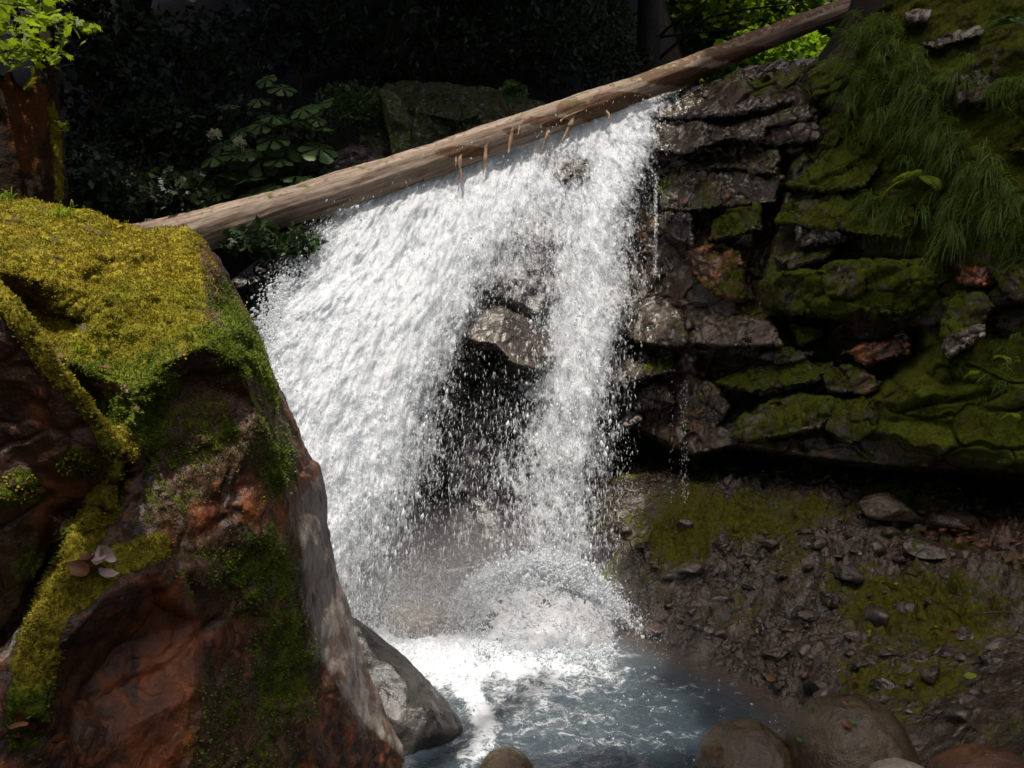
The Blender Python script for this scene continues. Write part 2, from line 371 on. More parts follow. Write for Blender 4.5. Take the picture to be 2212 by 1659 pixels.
# ---- the big mossy boulder on the left
out = [(-140, 430, 3.9), (0, 438, 3.9), (60, 440, 3.9), (110, 452, 3.85), (150, 470, 3.85), (215, 484, 3.85), (280, 500, 3.85), (345, 503, 3.85), (400, 503, 3.85), (425, 518, 3.9), (450, 540, 3.95), (490, 590, 4.0), (530, 660, 4.08),
       (560, 705, 4.12), (590, 760, 4.18), (607, 810, 4.2), (622, 850, 4.25), (650, 920, 4.3), (672, 985, 4.35), (683, 1010, 4.35), (700, 1060, 4.4), (715, 1130, 4.4), (735, 1230, 4.4), (750, 1300, 4.4), (775, 1380, 4.42), (800, 1450, 4.45), (835, 1530, 4.5), (872, 1610, 4.5), (890, 1700, 4.45), (900, 1800, 4.4),
       (500, 1900, 3.0), (-150, 1900, 2.1), (-200, 1500, 2.2), (-200, 900, 2.7)]
inn = [(440, 600, 3.50), (447, 680, 3.32), (495, 720, 3.15), (527, 800, 3.12), (560, 900, 3.2), (600, 970, 3.36), (625, 1060, 3.47), (638, 1130, 3.5), (650, 1300, 3.58), (700, 1440, 3.75), (765, 1540, 3.98), (835, 1625, 4.25),   # 0-11 arris
       (0, 520, 3.40), (100, 530, 3.40), (250, 560, 3.45), (380, 570, 3.52), (0, 585, 3.12), (110, 612, 3.2), (30, 660, 3.26), (100, 690, 3.30), (185, 700, 3.28), (120, 745, 3.2),   # 12-21
       (280, 640, 3.22), (370, 660, 3.30), (300, 740, 3.08), (230, 770, 3.18),   # 22-25
       (440, 745, 2.96), (350, 790, 2.84), (300, 860, 2.78), (262, 962, 2.72),   # 26-29 diagonal ridge
       (130, 770, 3.0), (215, 812, 2.92), (215, 860, 3.12), (245, 940, 3.0),    # 30-33
       (420, 830, 3.08), (500, 850, 3.16), (350, 890, 2.95), (330, 960, 2.92), (295, 1030, 2.84), (430, 960, 3.02), (430, 1100, 2.98), (520, 1000, 3.14), (545, 1150, 3.16),   # 34-42
       (250, 985, 2.72), (212, 1080, 2.64), (162, 1150, 2.58), (98, 1290, 2.47), (40, 1450, 2.34), (0, 1560, 2.28),   # 43-48 strip's left rim
       (290, 1000, 2.80), (250, 1120, 2.72), (200, 1200, 2.60),   # 49-51
       (170, 1262, 2.48), (260, 1205, 2.60), (338, 1192, 2.78), (326, 1238, 2.64), (232, 1290, 2.48), (130, 1405, 2.40), (80, 1540, 2.33), (120, 1600, 2.45),   # 52-59
       (335, 1300, 2.86), (250, 1390, 2.78), (180, 1480, 2.64), (150, 1570, 2.50), (300, 1560, 2.66), (420, 1345, 2.94), (420, 1500, 2.82), (550, 1300, 3.18), (520, 1500, 3.12), (640, 1500, 3.5), (400, 1720, 2.75), (150, 1720, 2.45), (0, 1720, 2.25), (650, 1720, 3.4), (780, 1660, 3.95),   # 60-74
       (500, 1230, 3.12), (590, 1330, 3.3), (600, 1190, 3.30), (540, 1045, 3.22), (580, 620, 4.0), (250, 1030, 2.95), (190, 1110, 2.9), (110, 1230, 2.8), (20, 1390, 2.65)]
edges = [(0, 1), (1, 2), (2, 3), (3, 4), (4, 5), (5, 6), (6, 7), (7, 8), (8, 9), (9, 10), (10, 11), (2, 26), (26, 27), (27, 28), (28, 29), (43, 44), (44, 45), (45, 46), (46, 47), (47, 48), (16, 17), (30, 31), (52, 56), (56, 57), (57, 58), (55, 56), (54, 55)]
inn = [i for i in inn if i[:2] != (580, 620)] + [(0, 0, 0)] * 0
v, f = relief(out, inn, (0.06, -25, 40, 0.9), edges, 0.0085, 3)
v = rough(v, f, [(1.7, 0.070, 'fbm', 2), (5.5, 0.026, 'fbm', 4)])
px, py = pix(v); _g = poly_soft(px, py, [(630, 1060), (690, 1000), (900, 1000), (900, 1660), (865, 1640), (760, 1540), (700, 1450), (655, 1330)], 16)
_v = rough(v, f, [(2.1, 0.020, 'chip', 6), (7.5, 0.005, 'chip', 8), (26, 0.007, 'fbm', 9)]); v = v + (_v - v) * (1 - _g)[:, None]
px, py = pix(v); n = normals(v, f)
fr = v[:, 1] < 4.6
def ell(cx, cy, rx, ry, s=0.5): return 1 - sstep(1 - s, 1 + s, np.hypot((px - cx) / rx, (py - cy) / ry))
moss = poly_soft(px, py, [(-200, 300), (420, 470), (440, 600), (450, 690), (500, 720), (535, 810), (470, 830), (410, 800), (370, 870), (340, 1000), (300, 960), (255, 960), (130, 760), (-200, 560)], 26)
moss = np.maximum(moss, 0.8 * poly_soft(px, py, [(440, 540), (480, 600), (560, 740), (600, 870), (590, 890), (540, 800), (470, 690)], 14))
moss = np.maximum(moss, line_soft(px, py, [(262, 962), (225, 1080), (170, 1170), (110, 1310), (70, 1450), (50, 1600)], 62))
moss = np.maximum(moss, line_soft(px, py, [(160, 1290), (240, 1220), (335, 1185)], 48))
moss = np.maximum(moss, 0.62 * np.maximum(ell(560, 1240, 90, 110), np.maximum(ell(610, 1440, 70, 170), ell(590, 1010, 40, 70))))
moss = np.maximum(moss, 0.45 * np.maximum(ell(430, 1220, 60, 60), ell(500, 1590, 120, 140))); moss = np.maximum(moss, 0.5 * ell(380, 1000, 60, 130))
moss = np.maximum(moss, 0.5 * poly_soft(px, py, [(300, 860), (470, 810), (560, 850), (600, 960), (480, 1000), (400, 1080), (300, 1150)], 50))
moss = moss * np.where((n[:, 2] < -0.45), 0.3, 1) * np.clip(1.0 + 1.35 * fbm(v * 4.5, 4, 16), 0.12, 1.0)
grey = poly_soft(px, py, [(638, 1080), (690, 1020), (900, 1000), (900, 1660), (865, 1640), (760, 1540), (700, 1450), (655, 1330)], 10)
rust = np.maximum(poly_soft(px, py, [(500, 1010), (590, 1020), (620, 1090), (610, 1210), (560, 1200), (520, 1110)], 20), poly_soft(px, py, [(300, 1250), (420, 1200), (450, 1420), (440, 1659), (250, 1700), (290, 1480)], 40))
rust = np.maximum(0.30 + 0.20 * sstep(800, 1000, py), 0.85 * rust); rust = np.maximum(rust, np.maximum(0.6 * poly_soft(px, py, [(380, 1060), (560, 1060), (560, 1290), (430, 1300), (330, 1230)], 30), 0.75 * ell(535, 1250, 60, 90)))
yellow = sstep(930, 560, py) * (1 - sstep(430, 500, px)) * np.clip(0.92 + 1.2 * fbm(v * 3.2, 4, 17), 0.2, 1)
yellow = np.maximum(yellow, 0.75 * line_soft(px, py, [(70, 1450), (120, 1330), (200, 1150), (262, 962)], 60)); yellow = np.maximum(yellow, 0.6 * line_soft(px, py, [(120, 1330), (240, 1230), (340, 1185)], 55))
pits = fbm(v * 42, 3, 9)
lump = fbm(v * np.array([5.0, 5, 8]), 4, 14) + .5 * (0.35 - np.abs(fbm(v * np.array([3.2, 3.2, 6]), 3, 15)) * 2.2)
v = v + n * ((moss * (0.046 * lump + 0.011 * pits + 0.010 * fbm(v * 95, 2, 12) + 0.012)) + (1 - moss) * (1 - grey) * 0.004 * pits)[:, None]
bl = thing('mossy_boulder', 'huge rust brown boulder with yellow green moss on top beside the waterfall', 'boulder', (-1.7, 3.6, 0))
mesh('rock', local(v, bl), f, M['boulder'], bl, dict(moss=moss * (1 - grey), rust=rust * (1 - moss), pale=grey * 0.58 + 0.25 * ell(400, 900, 60, 70), yellow=yellow, lichen=0 * px))  # pale: grey flank, plus a patch that paints sunlight on the bare face
LIT = []          # points kept sunlit: canopy leaves are cut away along their sun rays
sel = fr & (n[:, 2] > -0.2) & (moss > 0.4) & (py < 1000); LIT.append(v[sel][::25])
sel = fr & (poly_soft(px, py, [(440, 540), (480, 600), (560, 740), (600, 870), (590, 890), (540, 800), (470, 690)], 10) > .4); LIT.append(v[sel][::25])
sel = fr & (line_soft(px, py, [(262, 962), (225, 1080), (170, 1170), (110, 1310), (70, 1450), (60, 1560)], 80) > .4); LIT.append(v[sel][::25])
sel = fr & ((ell(400, 930, 90, 110) + ell(560, 1110, 70, 90) + ell(640, 1180, 60, 200)) > .4); LIT.append(v[sel][::25])
BOULD = (v, n, px, py, moss, yellow)
def fronds(name, parent, v, n, w, count, size, mat, seed=1):
    """tiny leafy moss fronds standing on a skin of points"""
    r = np.random.default_rng(seed); k = r.choice(len(v), count, p=w / w.sum())
    c = v[k] + r.normal(0, 0.004, (count, 3)); d = unit(n[k] * 0.9 + r.normal(0, 0.6, (count, 3))); s = unit(np.cross(d, r.normal(size=(count, 3))))
    L = size * r.uniform(0.6, 1.6, count)[:, None]; wd = L * 0.42
    vv = np.stack([c - n[k] * 0.003 - s * wd * .4, c - n[k] * .003 + s * wd * .4, c + d * L * .6 + s * wd, c + d * L, c + d * L * .6 - s * wd], 1).reshape(-1, 3)
    b = np.arange(count)[:, None] * 5; ff = np.concatenate([b + [0, 1, 2], b + [0, 2, 4], b + [4, 2, 3]], 0)
    va = np.clip(0.5 + 0.9 * fbm(c * 9, 3, 4) + r.normal(0, 0.22, count), 0, 1)
    return tag(mesh(name, local(vv, parent), ff, mat, parent, dict(var=np.repeat(va, 5))), None, kind='stuff')
w = moss * fr * (1 - grey) * (n[:, 2] > -0.5) * (px > -60) * (py < 1680)
fronds('moss', bl, v, n, w * (yellow > 0.35) + 1e-12, 76000, 0.0062, M['moss'], 3)
fronds('moss', bl, v, n, w * (yellow <= 0.35) + 1e-12, 52000, 0.0062, M['moss_green'], 4)

# ---- the slab that has split away from it, dark crack between
out = [(-200, 520, 2.32), (-60, 565, 2.32), (0, 622, 2.32), (30, 665, 2.32), (60, 705, 2.33), (110, 780, 2.36), (180, 850, 2.42), (230, 920, 2.47), (253, 963, 2.50), (236, 1010, 2.58), (190, 1085, 2.66), (150, 1135, 2.68), (105, 1195, 2.66), (50, 1290, 2.60), (0, 1370, 2.56), (-100, 1520, 2.46), (-250, 1500, 2.4), (-250, 900, 2.3)]
inn = [(20, 720, 2.33), (0, 820, 2.36), (100, 900, 2.40), (170, 960, 2.45), (60, 1010, 2.48), (130, 1060, 2.56), (20, 1160, 2.52), (-100, 800, 2.34), (-100, 1100, 2.42), (90, 830, 2.35), (40, 1045, 2.46), (70, 1100, 2.54)]
v, f = relief(out, inn, (0.05, -20, 0, 0.45), [], 0.008, 3)
v = rough(v, f, [(2.2, 0.05, 'fbm', 8), (6, 0.025, 'fbm', 5), (4.5, 0.018, 'chip', 3)])
px, py = pix(v); n = normals(v, f)
moss = line_soft(px, py, [(-80, 555), (0, 622), (60, 705), (110, 780), (180, 850), (230, 920), (250, 962)], 44)
moss = np.maximum(moss, 0.62 * np.maximum(ell(40, 1050, 70, 45), ell(170, 1000, 60, 40))); moss = np.maximum(moss, .5 * ell(60, 1210, 60, 60))
yellow = moss * sstep(1000, 800, py) * .9
v = v + n * (moss * (0.010 * fbm(v * 42, 3, 9) + 0.009 * fbm(v * 95, 2, 2) + 0.012))[:, None]
sb = thing('rock_slab', 'dark brown slab split from the mossy boulder by a deep crack', 'rock', (-1.8, 2.7, 0))
mesh('rock', local(v, sb), f, M['boulder'], sb, dict(moss=moss, rust=0.62 * np.maximum(ell(110, 1080, 90, 80), ell(100, 880, 60, 60)), pale=0 * px, yellow=yellow, lichen=0 * px))
fronds('moss', sb, v, n, moss * (px > -60) * (v[:, 1] < 3) * (moss > .55) + 1e-12, 14000, 0.008, M['moss'], 5)
LIT.append(v[(moss > .5) & (py < 900) & (v[:, 1] < 3) & (n[:, 2] > .3)][::40])

# ---- smooth grey green rock at its foot, at the water's edge
out = [(745, 1330, 5.2), (770, 1335, 5.2), (800, 1355, 5.2), (835, 1385, 5.18), (862, 1408, 5.15), (900, 1440, 5.1), (930, 1470, 5.05), (962, 1510, 5.0), (985, 1545, 4.95), (1000, 1575, 4.9), (992, 1598, 4.85), (960, 1618, 4.75), (915, 1640, 4.65), (880, 1670, 4.5), (830, 1640, 4.5), (790, 1500, 4.7)]
inn = [(800, 1400, 4.95), (835, 1430, 4.85), (880, 1470, 4.78), (930, 1530, 4.68), (955, 1580, 4.66), (900, 1600, 4.56), (860, 1560, 4.56), (830, 1500, 4.68), (880, 1530, 4.62)]
v, f = relief(out, inn, (0.1, 0, 30, 0.7), [], 0.012, 6)
v = rough(v, f, [(2.2, 0.05, 'fbm', 21), (9, 0.012, 'fbm', 22)])
px, py = pix(v)
o = mesh('river_rock', v, f, M['wet_dark'], None, dict(moss=0.36 * ell(920, 1520, 70, 60, .8), rust=0.3 * ell(830, 1480, 40, 90), pale=0.12 + 0 * px, yellow=0 * px, lichen=0 * px))
tag(o, 'smooth grey green rock at the waterline below the mossy boulder', 'rock')

# ---------------------------------------------------------------- the fallen log across the falls
lp = np.array([P(*q) for q in [(10, 592, 7.4), (180, 555, 7.7), (370, 515, 7.95), (640, 440, 8.3), (880, 365, 8.6), (1120, 282, 8.9), (1420, 175, 9.3), (1640, 88, 9.6), (1895, -8, 10.0), (2060, -75, 10.3)]])
lr = np.array([0.228, 0.225, 0.220, 0.200, 0.186, 0.172, 0.152, 0.140, 0.130, 0.125])
def spline(p, r, m):
    t = np.arange(len(p)); s = np.linspace(0, len(p) - 1, m); out = np.zeros((m, p.shape[1]))
    tg = np.gradient(p, axis=0); i = np.minimum(s.astype(int), len(p) - 2); u = (s - i)[:, None]
    out = (2 * u**3 - 3 * u**2 + 1) * p[i] + (u**3 - 2 * u**2 + u) * tg[i] + (-2 * u**3 + 3 * u**2) * p[i + 1] + (u**3 - u**2) * tg[i + 1]
    return out, np.interp(s, t, r)
def tube(p, r, nseg, rfun=None, cap=True):
    """a skin round a line of points; returns points, faces and each point's (along, around)"""
    T = unit(np.gradient(p, axis=0)); ref = np.array([0, 0, 1.0]) if abs(T[len(T) // 2][2]) < 0.9 else np.array([0, 1.0, 0])
    A = unit(np.cross(T, ref)); B = np.cross(A, T); m = len(p)
    th = np.linspace(0, 2 * np.pi, nseg, endpoint=False)
    ring = A[:, None] * np.cos(th)[None, :, None] + B[:, None] * np.sin(th)[None, :, None]
    v = (p[:, None] + ring * np.asarray(r)[:, None, None]).reshape(-1, 3)
    a = np.arange(m * nseg).reshape(m, nseg); b = np.roll(a, -1, 1)
    f = np.stack([a[:-1], b[:-1], b[1:], a[1:]], -1).reshape(-1, 4)
    if cap:
        v = np.concatenate([v, p[:1], p[-1:]]); c = m * nseg
        f = np.concatenate([f, np.stack([b[0], a[0], np.full(nseg, c), np.full(nseg, c)], -1), np.stack([a[-1], b[-1], np.full(nseg, c + 1), np.full(nseg, c + 1)], -1)])
        f = f.copy(); f[-2 * nseg:, 3] = f[-2 * nseg:, 2]
    return v, f, np.repeat(np.arange(m) / (m - 1), nseg), np.tile(th, m)
def tri_ok(v, f):
    """quads whose last corner is repeated become triangles"""
    return np.concatenate([f[:, :3], f[f[:, 2] != f[:, 3]][:, [0, 2, 3]]])
lc, lrr = spline(lp, lr, 420)
v, f, al, th = tube(lc, lrr, 72)
f = tri_ok(v, f); n = normals(v, f); k = len(al)
axis = unit(lp[-2] - lp[2]); g = v - (v @ axis)[:, None] * axis * 0.93
d = 0.022 * fbm(g * 6, 4, 31) + 0.009 * fbm(g * 24, 3, 32) + 0.02 * fbm(v * 2.0, 3, 33) + 0.007 * fbm(v * 14, 3, 34)
v = v + n * d[:, None]; px, py = pix(v); up = n[:, 2]
bark = np.zeros(len(v)); lm = np.zeros(len(v))
for cx, cy, rx, ry in [(1235, 232, 34, 16), (1105, 282, 22, 9), (1180, 262, 50, 12), (1300, 245, 60, 22), (1340, 215, 70, 18), (1480, 165, 110, 22), (1000, 328, 60, 14), (1620, 118, 90, 20)]:
    bark = np.maximum(bark, 0.95 * ell(cx, cy, rx, ry))
bark = np.maximum(bark, 0.62 * sstep(1180, 1500, px) * sstep(0.2, -0.3, up)); bark = np.maximum(bark, 0.42 * sstep(0.0, -0.5, up))  # brown also laid over the underside, stronger to the right
for cx, cy, rx, ry in [(1375, 172, 28, 8), (565, 425, 42, 7), (330, 495, 50, 10), (780, 365, 30, 6), (1245, 222, 30, 7), (1430, 145, 40, 8), (1330, 187, 20, 6), (660, 402, 16, 6)]:
    lm = np.maximum(lm, 0.95 * ell(cx, cy, rx, ry))
M['log'] = wood_mat('log_wood', (0.11, 0.073, 0.046), (0.235, 0.172, 0.125), (0.37, 0.30, 0.24), axis)
lg = thing('fallen_log', 'long bare weathered log leaning across the top of the waterfall', 'log', lp[1])
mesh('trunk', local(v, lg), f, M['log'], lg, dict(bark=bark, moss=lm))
LIT.append(v[(up > 0.15) & (px < 1500)][::6])
M['splinter'] = wood_mat('splinter_wood', (0.12, 0.065, 0.035), (0.24, 0.15, 0.09), (0.36, 0.26, 0.18), (0, 0, 1), 2)
def splinter(pts, w):
    i = np.argmin(np.abs(pix(lc)[0] - pts[0][0])); Y0 = lc[i, 1] - lrr[i] * 0.9
    p = np.array([P(a, b, Y0 - 0.03 * j) for j, (a, b) in enumerate(pts)]); c, _ = spline(p, np.ones(len(p)), 16)
    s = np.linspace(0, 1, 16); wd = w * (1 - 0.85 * s ** 1.5) * (1 + .25 * np.sin(s * 17 + w * 900)); T = unit(np.gradient(c, axis=0)); side = unit(np.cross(T, np.array([0.15, 1.0, 0.1])))
    nb = np.cross(side, T); th_ = 0.012
    v = np.stack([c - side * wd[:, None], c + side * wd[:, None], c + side * wd[:, None] * .8 + nb * th_, c - side * wd[:, None] * .8 + nb * th_], 1).reshape(-1, 3)
    a = np.arange(64).reshape(16, 4); b = np.roll(a, -1, 1)
    f = np.concatenate([np.stack([a[:-1], b[:-1], b[1:], a[1:]], -1).reshape(-1, 4), [[0, 1, 2, 3], [63, 62, 61, 60]]])
    return mesh('splinter', local(v, lg), f, M['splinter'], lg, dict(bark=0 * v[:, 0], moss=0 * v[:, 0]))
for pts, w in [([(1056, 290), (1050, 318), (1048, 350), (1043, 378)], 0.024), ([(1102, 270), (1105, 290), (1100, 318), (1098, 330)], 0.020), ([(995, 328), (993, 350), (996, 380), (994, 392)], 0.018),
               ([(1228, 240), (1192, 262), (1182, 290), (1170, 325)], 0.022), ([(1262, 224), (1242, 252), (1230, 275), (1214, 304)], 0.034), ([(1118, 268), (1121, 278), (1119, 290)], 0.014), ([(983, 335), (985, 348), (983, 360)], 0.010),
               ([(1308, 238), (1316, 250), (1312, 262)], 0.012), ([(1210, 262), (1228, 250), (1262, 236)], 0.012)]:
    splinter(pts, w * 1.35)
def knob(px_, py_, r, sd):
    i = np.argmin(np.hypot(*(np.array(pix(lc)) - np.array([[px_], [py_]])))); base = lc[i]; tip = P(px_, py_, lc[i, 1] - lrr[i] * .3)
    dirv = unit(tip - base); p = np.array([base + dirv * lrr[i] * .6, base + dirv * lrr[i] * 0.95, base + dirv * (lrr[i] + r * 0.7)]); c, rr = spline(p, np.array([r * 1.5, r, r * .55]), 8)
    v, f, _, _ = tube(c, rr, 12); f = tri_ok(v, f); v = v + normals(v, f) * (r * .5 * fbm(v * 30, 3, sd))[:, None]
    mesh('broken_knot', local(v, lg), f, M['log'], lg, dict(bark=np.full(len(v), .7), moss=0 * v[:, 0]))
for a in [(914, 394, 0.03, 1), (1276, 268, 0.04, 2), (1350, 240, .02, 3), (1660, 82, .03, 4), (1640, 66, .02, 5), (710, 378, .02, 6), (655, 402, .022, 7)]: knob(*a)

# ---------------------------------------------------------------- broken tree stump above the boulder
sc = P(8, 480, 4.35); nz, na = 90, 120
hh = np.linspace(0, 1, nz)[:, None]; a_ = np.linspace(0, 2 * np.pi, na, endpoint=False)[None]
# height of the broken rim round the stump: a tall spike on the right (towards +x), a notch in front
rim = 0.78 + 0.05 * np.sin(3 * a_) + 0.03 * np.sin(13 * a_) + 0.33 * np.exp(-((a_ - 0.08) / 0.22) ** 2) + 0.33 * np.exp(-((a_ - 2 * np.pi - 0.08) / 0.22) ** 2) + 0.14 * np.exp(-((a_ - 0.5) / .25) ** 2)
r_ = (0.300 - 0.022 * hh * 1.0 + 0.05 * (1 - hh) ** 4) * (1 + 0.05 * np.sin(5 * a_ + 1) + 0.03 * np.sin(11 * a_))
ov = np.stack([sc[0] + r_ * np.cos(a_), sc[1] + r_ * np.sin(a_) * 0.9, sc[2] - 0.3 + hh * (rim + 0.3)], -1)
iv = ov[::-1].copy(); cen = np.array([sc[0], sc[1], 0]); iv[..., :2] = cen[:2] + (iv[..., :2] - cen[:2]) * 0.72
sv = np.concatenate([ov, iv]).reshape(-1, 3); a = np.arange(2 * nz * na).reshape(2 * nz, na); b = np.roll(a, -1, 1)
sf = np.stack([a[:-1], b[:-1], b[1:], a[1:]], -1).reshape(-1, 4); n = normals(sv, sf)
gq = sv * np.array([1, 1, 0.25]); sv = sv + n * (0.075 * fbm(gq * 5, 4, 51) + 0.030 * fbm(gq * 18, 3, 53) + 0.014 * fbm(sv * 30, 3, 52))[:, None]
px, py = pix(sv)
st = thing('broken_stump', 'broken orange brown tree stump with a jagged spike standing above the mossy boulder', 'stump', sc)
sbk = 0.5 + 0.5 * fbm(sv * 5, 3, 3)
mesh('trunk', local(sv, st), sf, M['stump'], st, dict(rust=0.24 + 0.6 * np.maximum(ell(60, 250, 45, 120), ell(25, 200, 20, 60)) + 0 * px, pale=0 * px, yellow=0.5 + 0 * px, lichen=0 * px - 1, moss=np.maximum(0.9 * sstep(0.25, .55, n[:, 2]) * (py < 200), 0.75 * line_soft(px, py, [(112, 230), (125, 330), (128, 430)], 18))))
LIT.append(sv[(py < 120) & (px > 40)][::20])

# ---------------------------------------------------------------- the cliff on the right: bedrock, then the blocks that stand out of it
cx_, cy_ = np.meshgrid(np.arange(1285, 2560, 3.0), np.arange(-330, 1190, 3.0), indexing='ij')
cpx, cpy = cx_.ravel(), cy_.ravel()
flat = wall_hit(cpx, cpy, 0.0)
pyc = np.interp(cpx, [1285, 1330, 1420, 1500, 1600, 1750, 1900, 2212, 2560], [890, 905, 950, 985, 962, 990, 1006, 1022, 1030])
off = -0.09 + 0.16 * fbm(flat * 0.9, 4, 61) + 0.07 * fbm(flat * 3.5, 4, 62)
f1, f2, cid = worley(flat * np.array([1.5, 1.5, 3.0]) + 0.7 * np.stack([fbm(flat * 1.9, 3, 63), fbm(flat * 1.9, 3, 68), fbm(flat * 1.9, 3, 69)], 1), 4)
slope = sstep(1700, 1950, cpx) * sstep(760, 420, cpy); rocky = 1 - 0.85 * slope
off += rocky * (0.22 * (cid - 0.5) * sstep(0.0, 0.35, f2 - f1) - 0.05 * (1 - sstep(0, .08, f2 - f1))) + slope * (0.12 + 0.16 * fbm(flat * 1.9, 4, 64))
off -= 1.7 * sstep(pyc - 6, pyc + 34, cpy)
off -= 0.30 * poly_soft(cpx, cpy, [(1500, 780), (1690, 700), (1950, 690), (2010, 760), (1850, 860), (1560, 900)], 30)
off += 0.22 * poly_soft(cpx, cpy, [(1990, 740), (2098, 735), (2560, 700), (2560, 1030), (2120, 1016), (1950, 992), (1890, 935), (1890, 860), (1980, 800)], 25)
off -= 0.25 * line_soft(cpx, cpy, [(1690, 350), (1668, 440), (1650, 520), (1628, 600), (1615, 660)], 26)
ctop = np.interp(cpx, [1285, 1404, 1524, 1605, 1689, 1769, 1850, 1890, 1960, 2100, 2560], [235, 232, 196, 172, 147, 135, 62, 25, -60, -200, -330]) + 9 * fbm(flat * 6, 3, 60)
cv = wall_hit(cpx, np.maximum(cpy, ctop), off); cv[:, :2] -= (WN * 0.012)[None] * np.maximum(ctop - cpy, 0)[:, None]; cv[:, 2] -= 0.014 * np.maximum(ctop - cpy, 0); cf = grid_faces(*cx_.shape)[:, ::-1]
ck = (ctop - cpy)[cf].max(1) < 120; cf = cf[ck]; _u2, _i2 = np.unique(cf, return_inverse=True); cf = _i2.reshape(cf.shape); cv = cv[_u2]; cpx = cpx[_u2]; cpy = cpy[_u2]; pyc = pyc[_u2]
cn = normals(cv, cf)
cmoss = 0.34 + 0.45 * fbm(cv * 1.3, 4, 65) + 0.25 * sstep(0.0, 0.7, cn[:, 2]); cmoss += slope[_u2] * .35; cmoss -= 0.9 * sstep(1640, 1440, cpx)
cmoss += 0.35 * poly_soft(cpx, cpy, [(1990, 740), (2098, 735), (2560, 700), (2560, 1030), (2120, 1016), (1950, 992), (1890, 935), (1890, 860), (1980, 800)], 40)
cmoss -= 0.8 * sstep(pyc - 5, pyc + 40, cpy)
crust = 0.28 + 0.5 * fbm(cv * 2.1, 3, 66)
cl = tag(mesh('cliff', cv, cf, M['cliff'], None, dict(moss=cmoss, rust=crust, pale=0.1 + 0 * cpx, yellow=0.10 + 0 * cpx, lichen=0.26 * fbm(cv * 3, 2, 7) + .1)), 'dark mossy cliff beside the waterfall with a black hollow under it', kind='structure')

BLK = []
def block(poly, prot, label, thick=0.55, tu=0.0, tv=0.0, moss=0.3, rust=0.1, pale=0.0, lichen=0.0, mat='cliff', inset=0.95, bev=0.05, voxel=0.0145, group=None, seed=0, chip=0.034, wet=None):
    prot = prot * 0.8; moss = moss + .1; poly = np.array(poly, float); c = poly.mean(0); k = len(poly); s = 100.0
    def lay(scale, o):
        q = c + (poly - c) * scale; return wall_hit(q[:, 0], q[:, 1], o + tu * (q[:, 0] - c[0]) / s + tv * (q[:, 1] - c[1]) / s)
    jr = np.random.default_rng(len(BLK) + 5)
    rings = [lay(inset, prot + 0.045 * jr.normal(size=k)), lay(1.0, prot - bev), lay(1.0, prot - bev - 0.1), lay(0.9, prot - thick)]
    v = list(np.concatenate(rings)); v.append(wall_hit(c[0], c[1], prot + 0.02)); v.append(wall_hit(c[0], c[1], prot - thick))
    fc = [(i, (i + 1) % k, 4 * k) for i in range(k)] + [(3 * k + i, 3 * k + (i + 1) % k, 4 * k + 1) for i in range(k)]
    for l in range(3): fc += [(l * k + i, l * k + (i + 1) % k, (l + 1) * k + (i + 1) % k, (l + 1) * k + i) for i in range(k)]
    v, f = remesh(v, fc, voxel, 1)
    sd = seed or len(BLK) + 3
    v = rough(v, f, [(2.4, 0.045, 'fbm', sd), (5.0, chip, 'chip', sd), (2.3, 0.05, 'chip', sd + 9), (11, 0.018, 'fbm', sd + 1), (30, 0.006, 'fbm', sd + 2)])
    n = normals(v, f); z = 0 * v[:, 0]
    mo = moss - 0.12 + 0.28 * sstep(0.0, 0.8, n[:, 2]) * (moss > 0.12) + 0.65 * fbm(v * 2.3, 4, sd)
    o = mesh('rock_block', v, f, M[mat], None, dict(moss=np.minimum(mo, moss + .4), rust=rust + .08 + 0.4 * fbm(v * 3, 3, sd + 2), pale=pale + z, yellow=0.08 + z, lichen=lichen + .35 * fbm(v * 4, 2, sd + 4) - .1))
    BLK.append(o)
    return tag(o, label, 'rock', group)
G = 'wet_grey'
block([(1404, 219), (1440, 203), (1524, 181), (1605, 158), (1689, 133), (1769, 129), (1753, 175), (1746, 207), (1660, 234), (1557, 252), (1404, 258)], -0.25, 'long wet grey slab forming the top of the cliff under the log', tv=0.55, moss=0.05, pale=0.21, mat=G, thick=0.8, rust=-.1)
block([(1400, 262), (1470, 258), (1557, 256), (1656, 250), (1765, 224), (1769, 250), (1656, 276), (1650, 302), (1579, 300), (1520, 315), (1473, 332), (1408, 325)], 0.16, 'grey wet ledge overhanging a black gap near the top of the falls', tv=0.35, moss=0.05, pale=0.17, mat=G, thick=0.8)
block([(1656, 274), (1710, 262), (1769, 250), (1774, 303), (1729, 305), (1676, 322), (1658, 303)], 0.10, 'brown wet block wedged at the right end of the overhanging grey ledge', moss=0.12, pale=0.12, tu=-.05)
block([(1773, 258), (1853, 217), (1852, 265), (1802, 322), (1772, 312)], 0.08, 'moss covered wedge of rock just below the hanging grass', moss=0.75)
block([(1437, 372), (1455, 345), (1557, 334), (1689, 327), (1680, 378), (1608, 364), (1520, 366)], 0.04, 'thin brown ledge above the square wet face of rock', tv=0.3, moss=0.3, pale=0.06)
block([(1410, 385), (1450, 371), (1594, 367), (1692, 385), (1676, 438), (1557, 449), (1495, 458), (1424, 455)], 0.10, 'broad square face of wet rock with a moss patch and an orange corner', moss=0.30, rust=0.3, pale=0.15, mat=G)
block([(1420, 460), (1495, 460), (1496, 530), (1451, 522), (1418, 495)], 0.13, 'shiny wet grey cube of rock beside the falling water', moss=0.0, pale=0.24, mat=G)
block([(1536, 472), (1575, 448), (1640, 440), (1643, 493), (1587, 510), (1530, 522)], 0.09, 'mossy block with a rusty side below the square wet face', moss=0.62, rust=0.3)
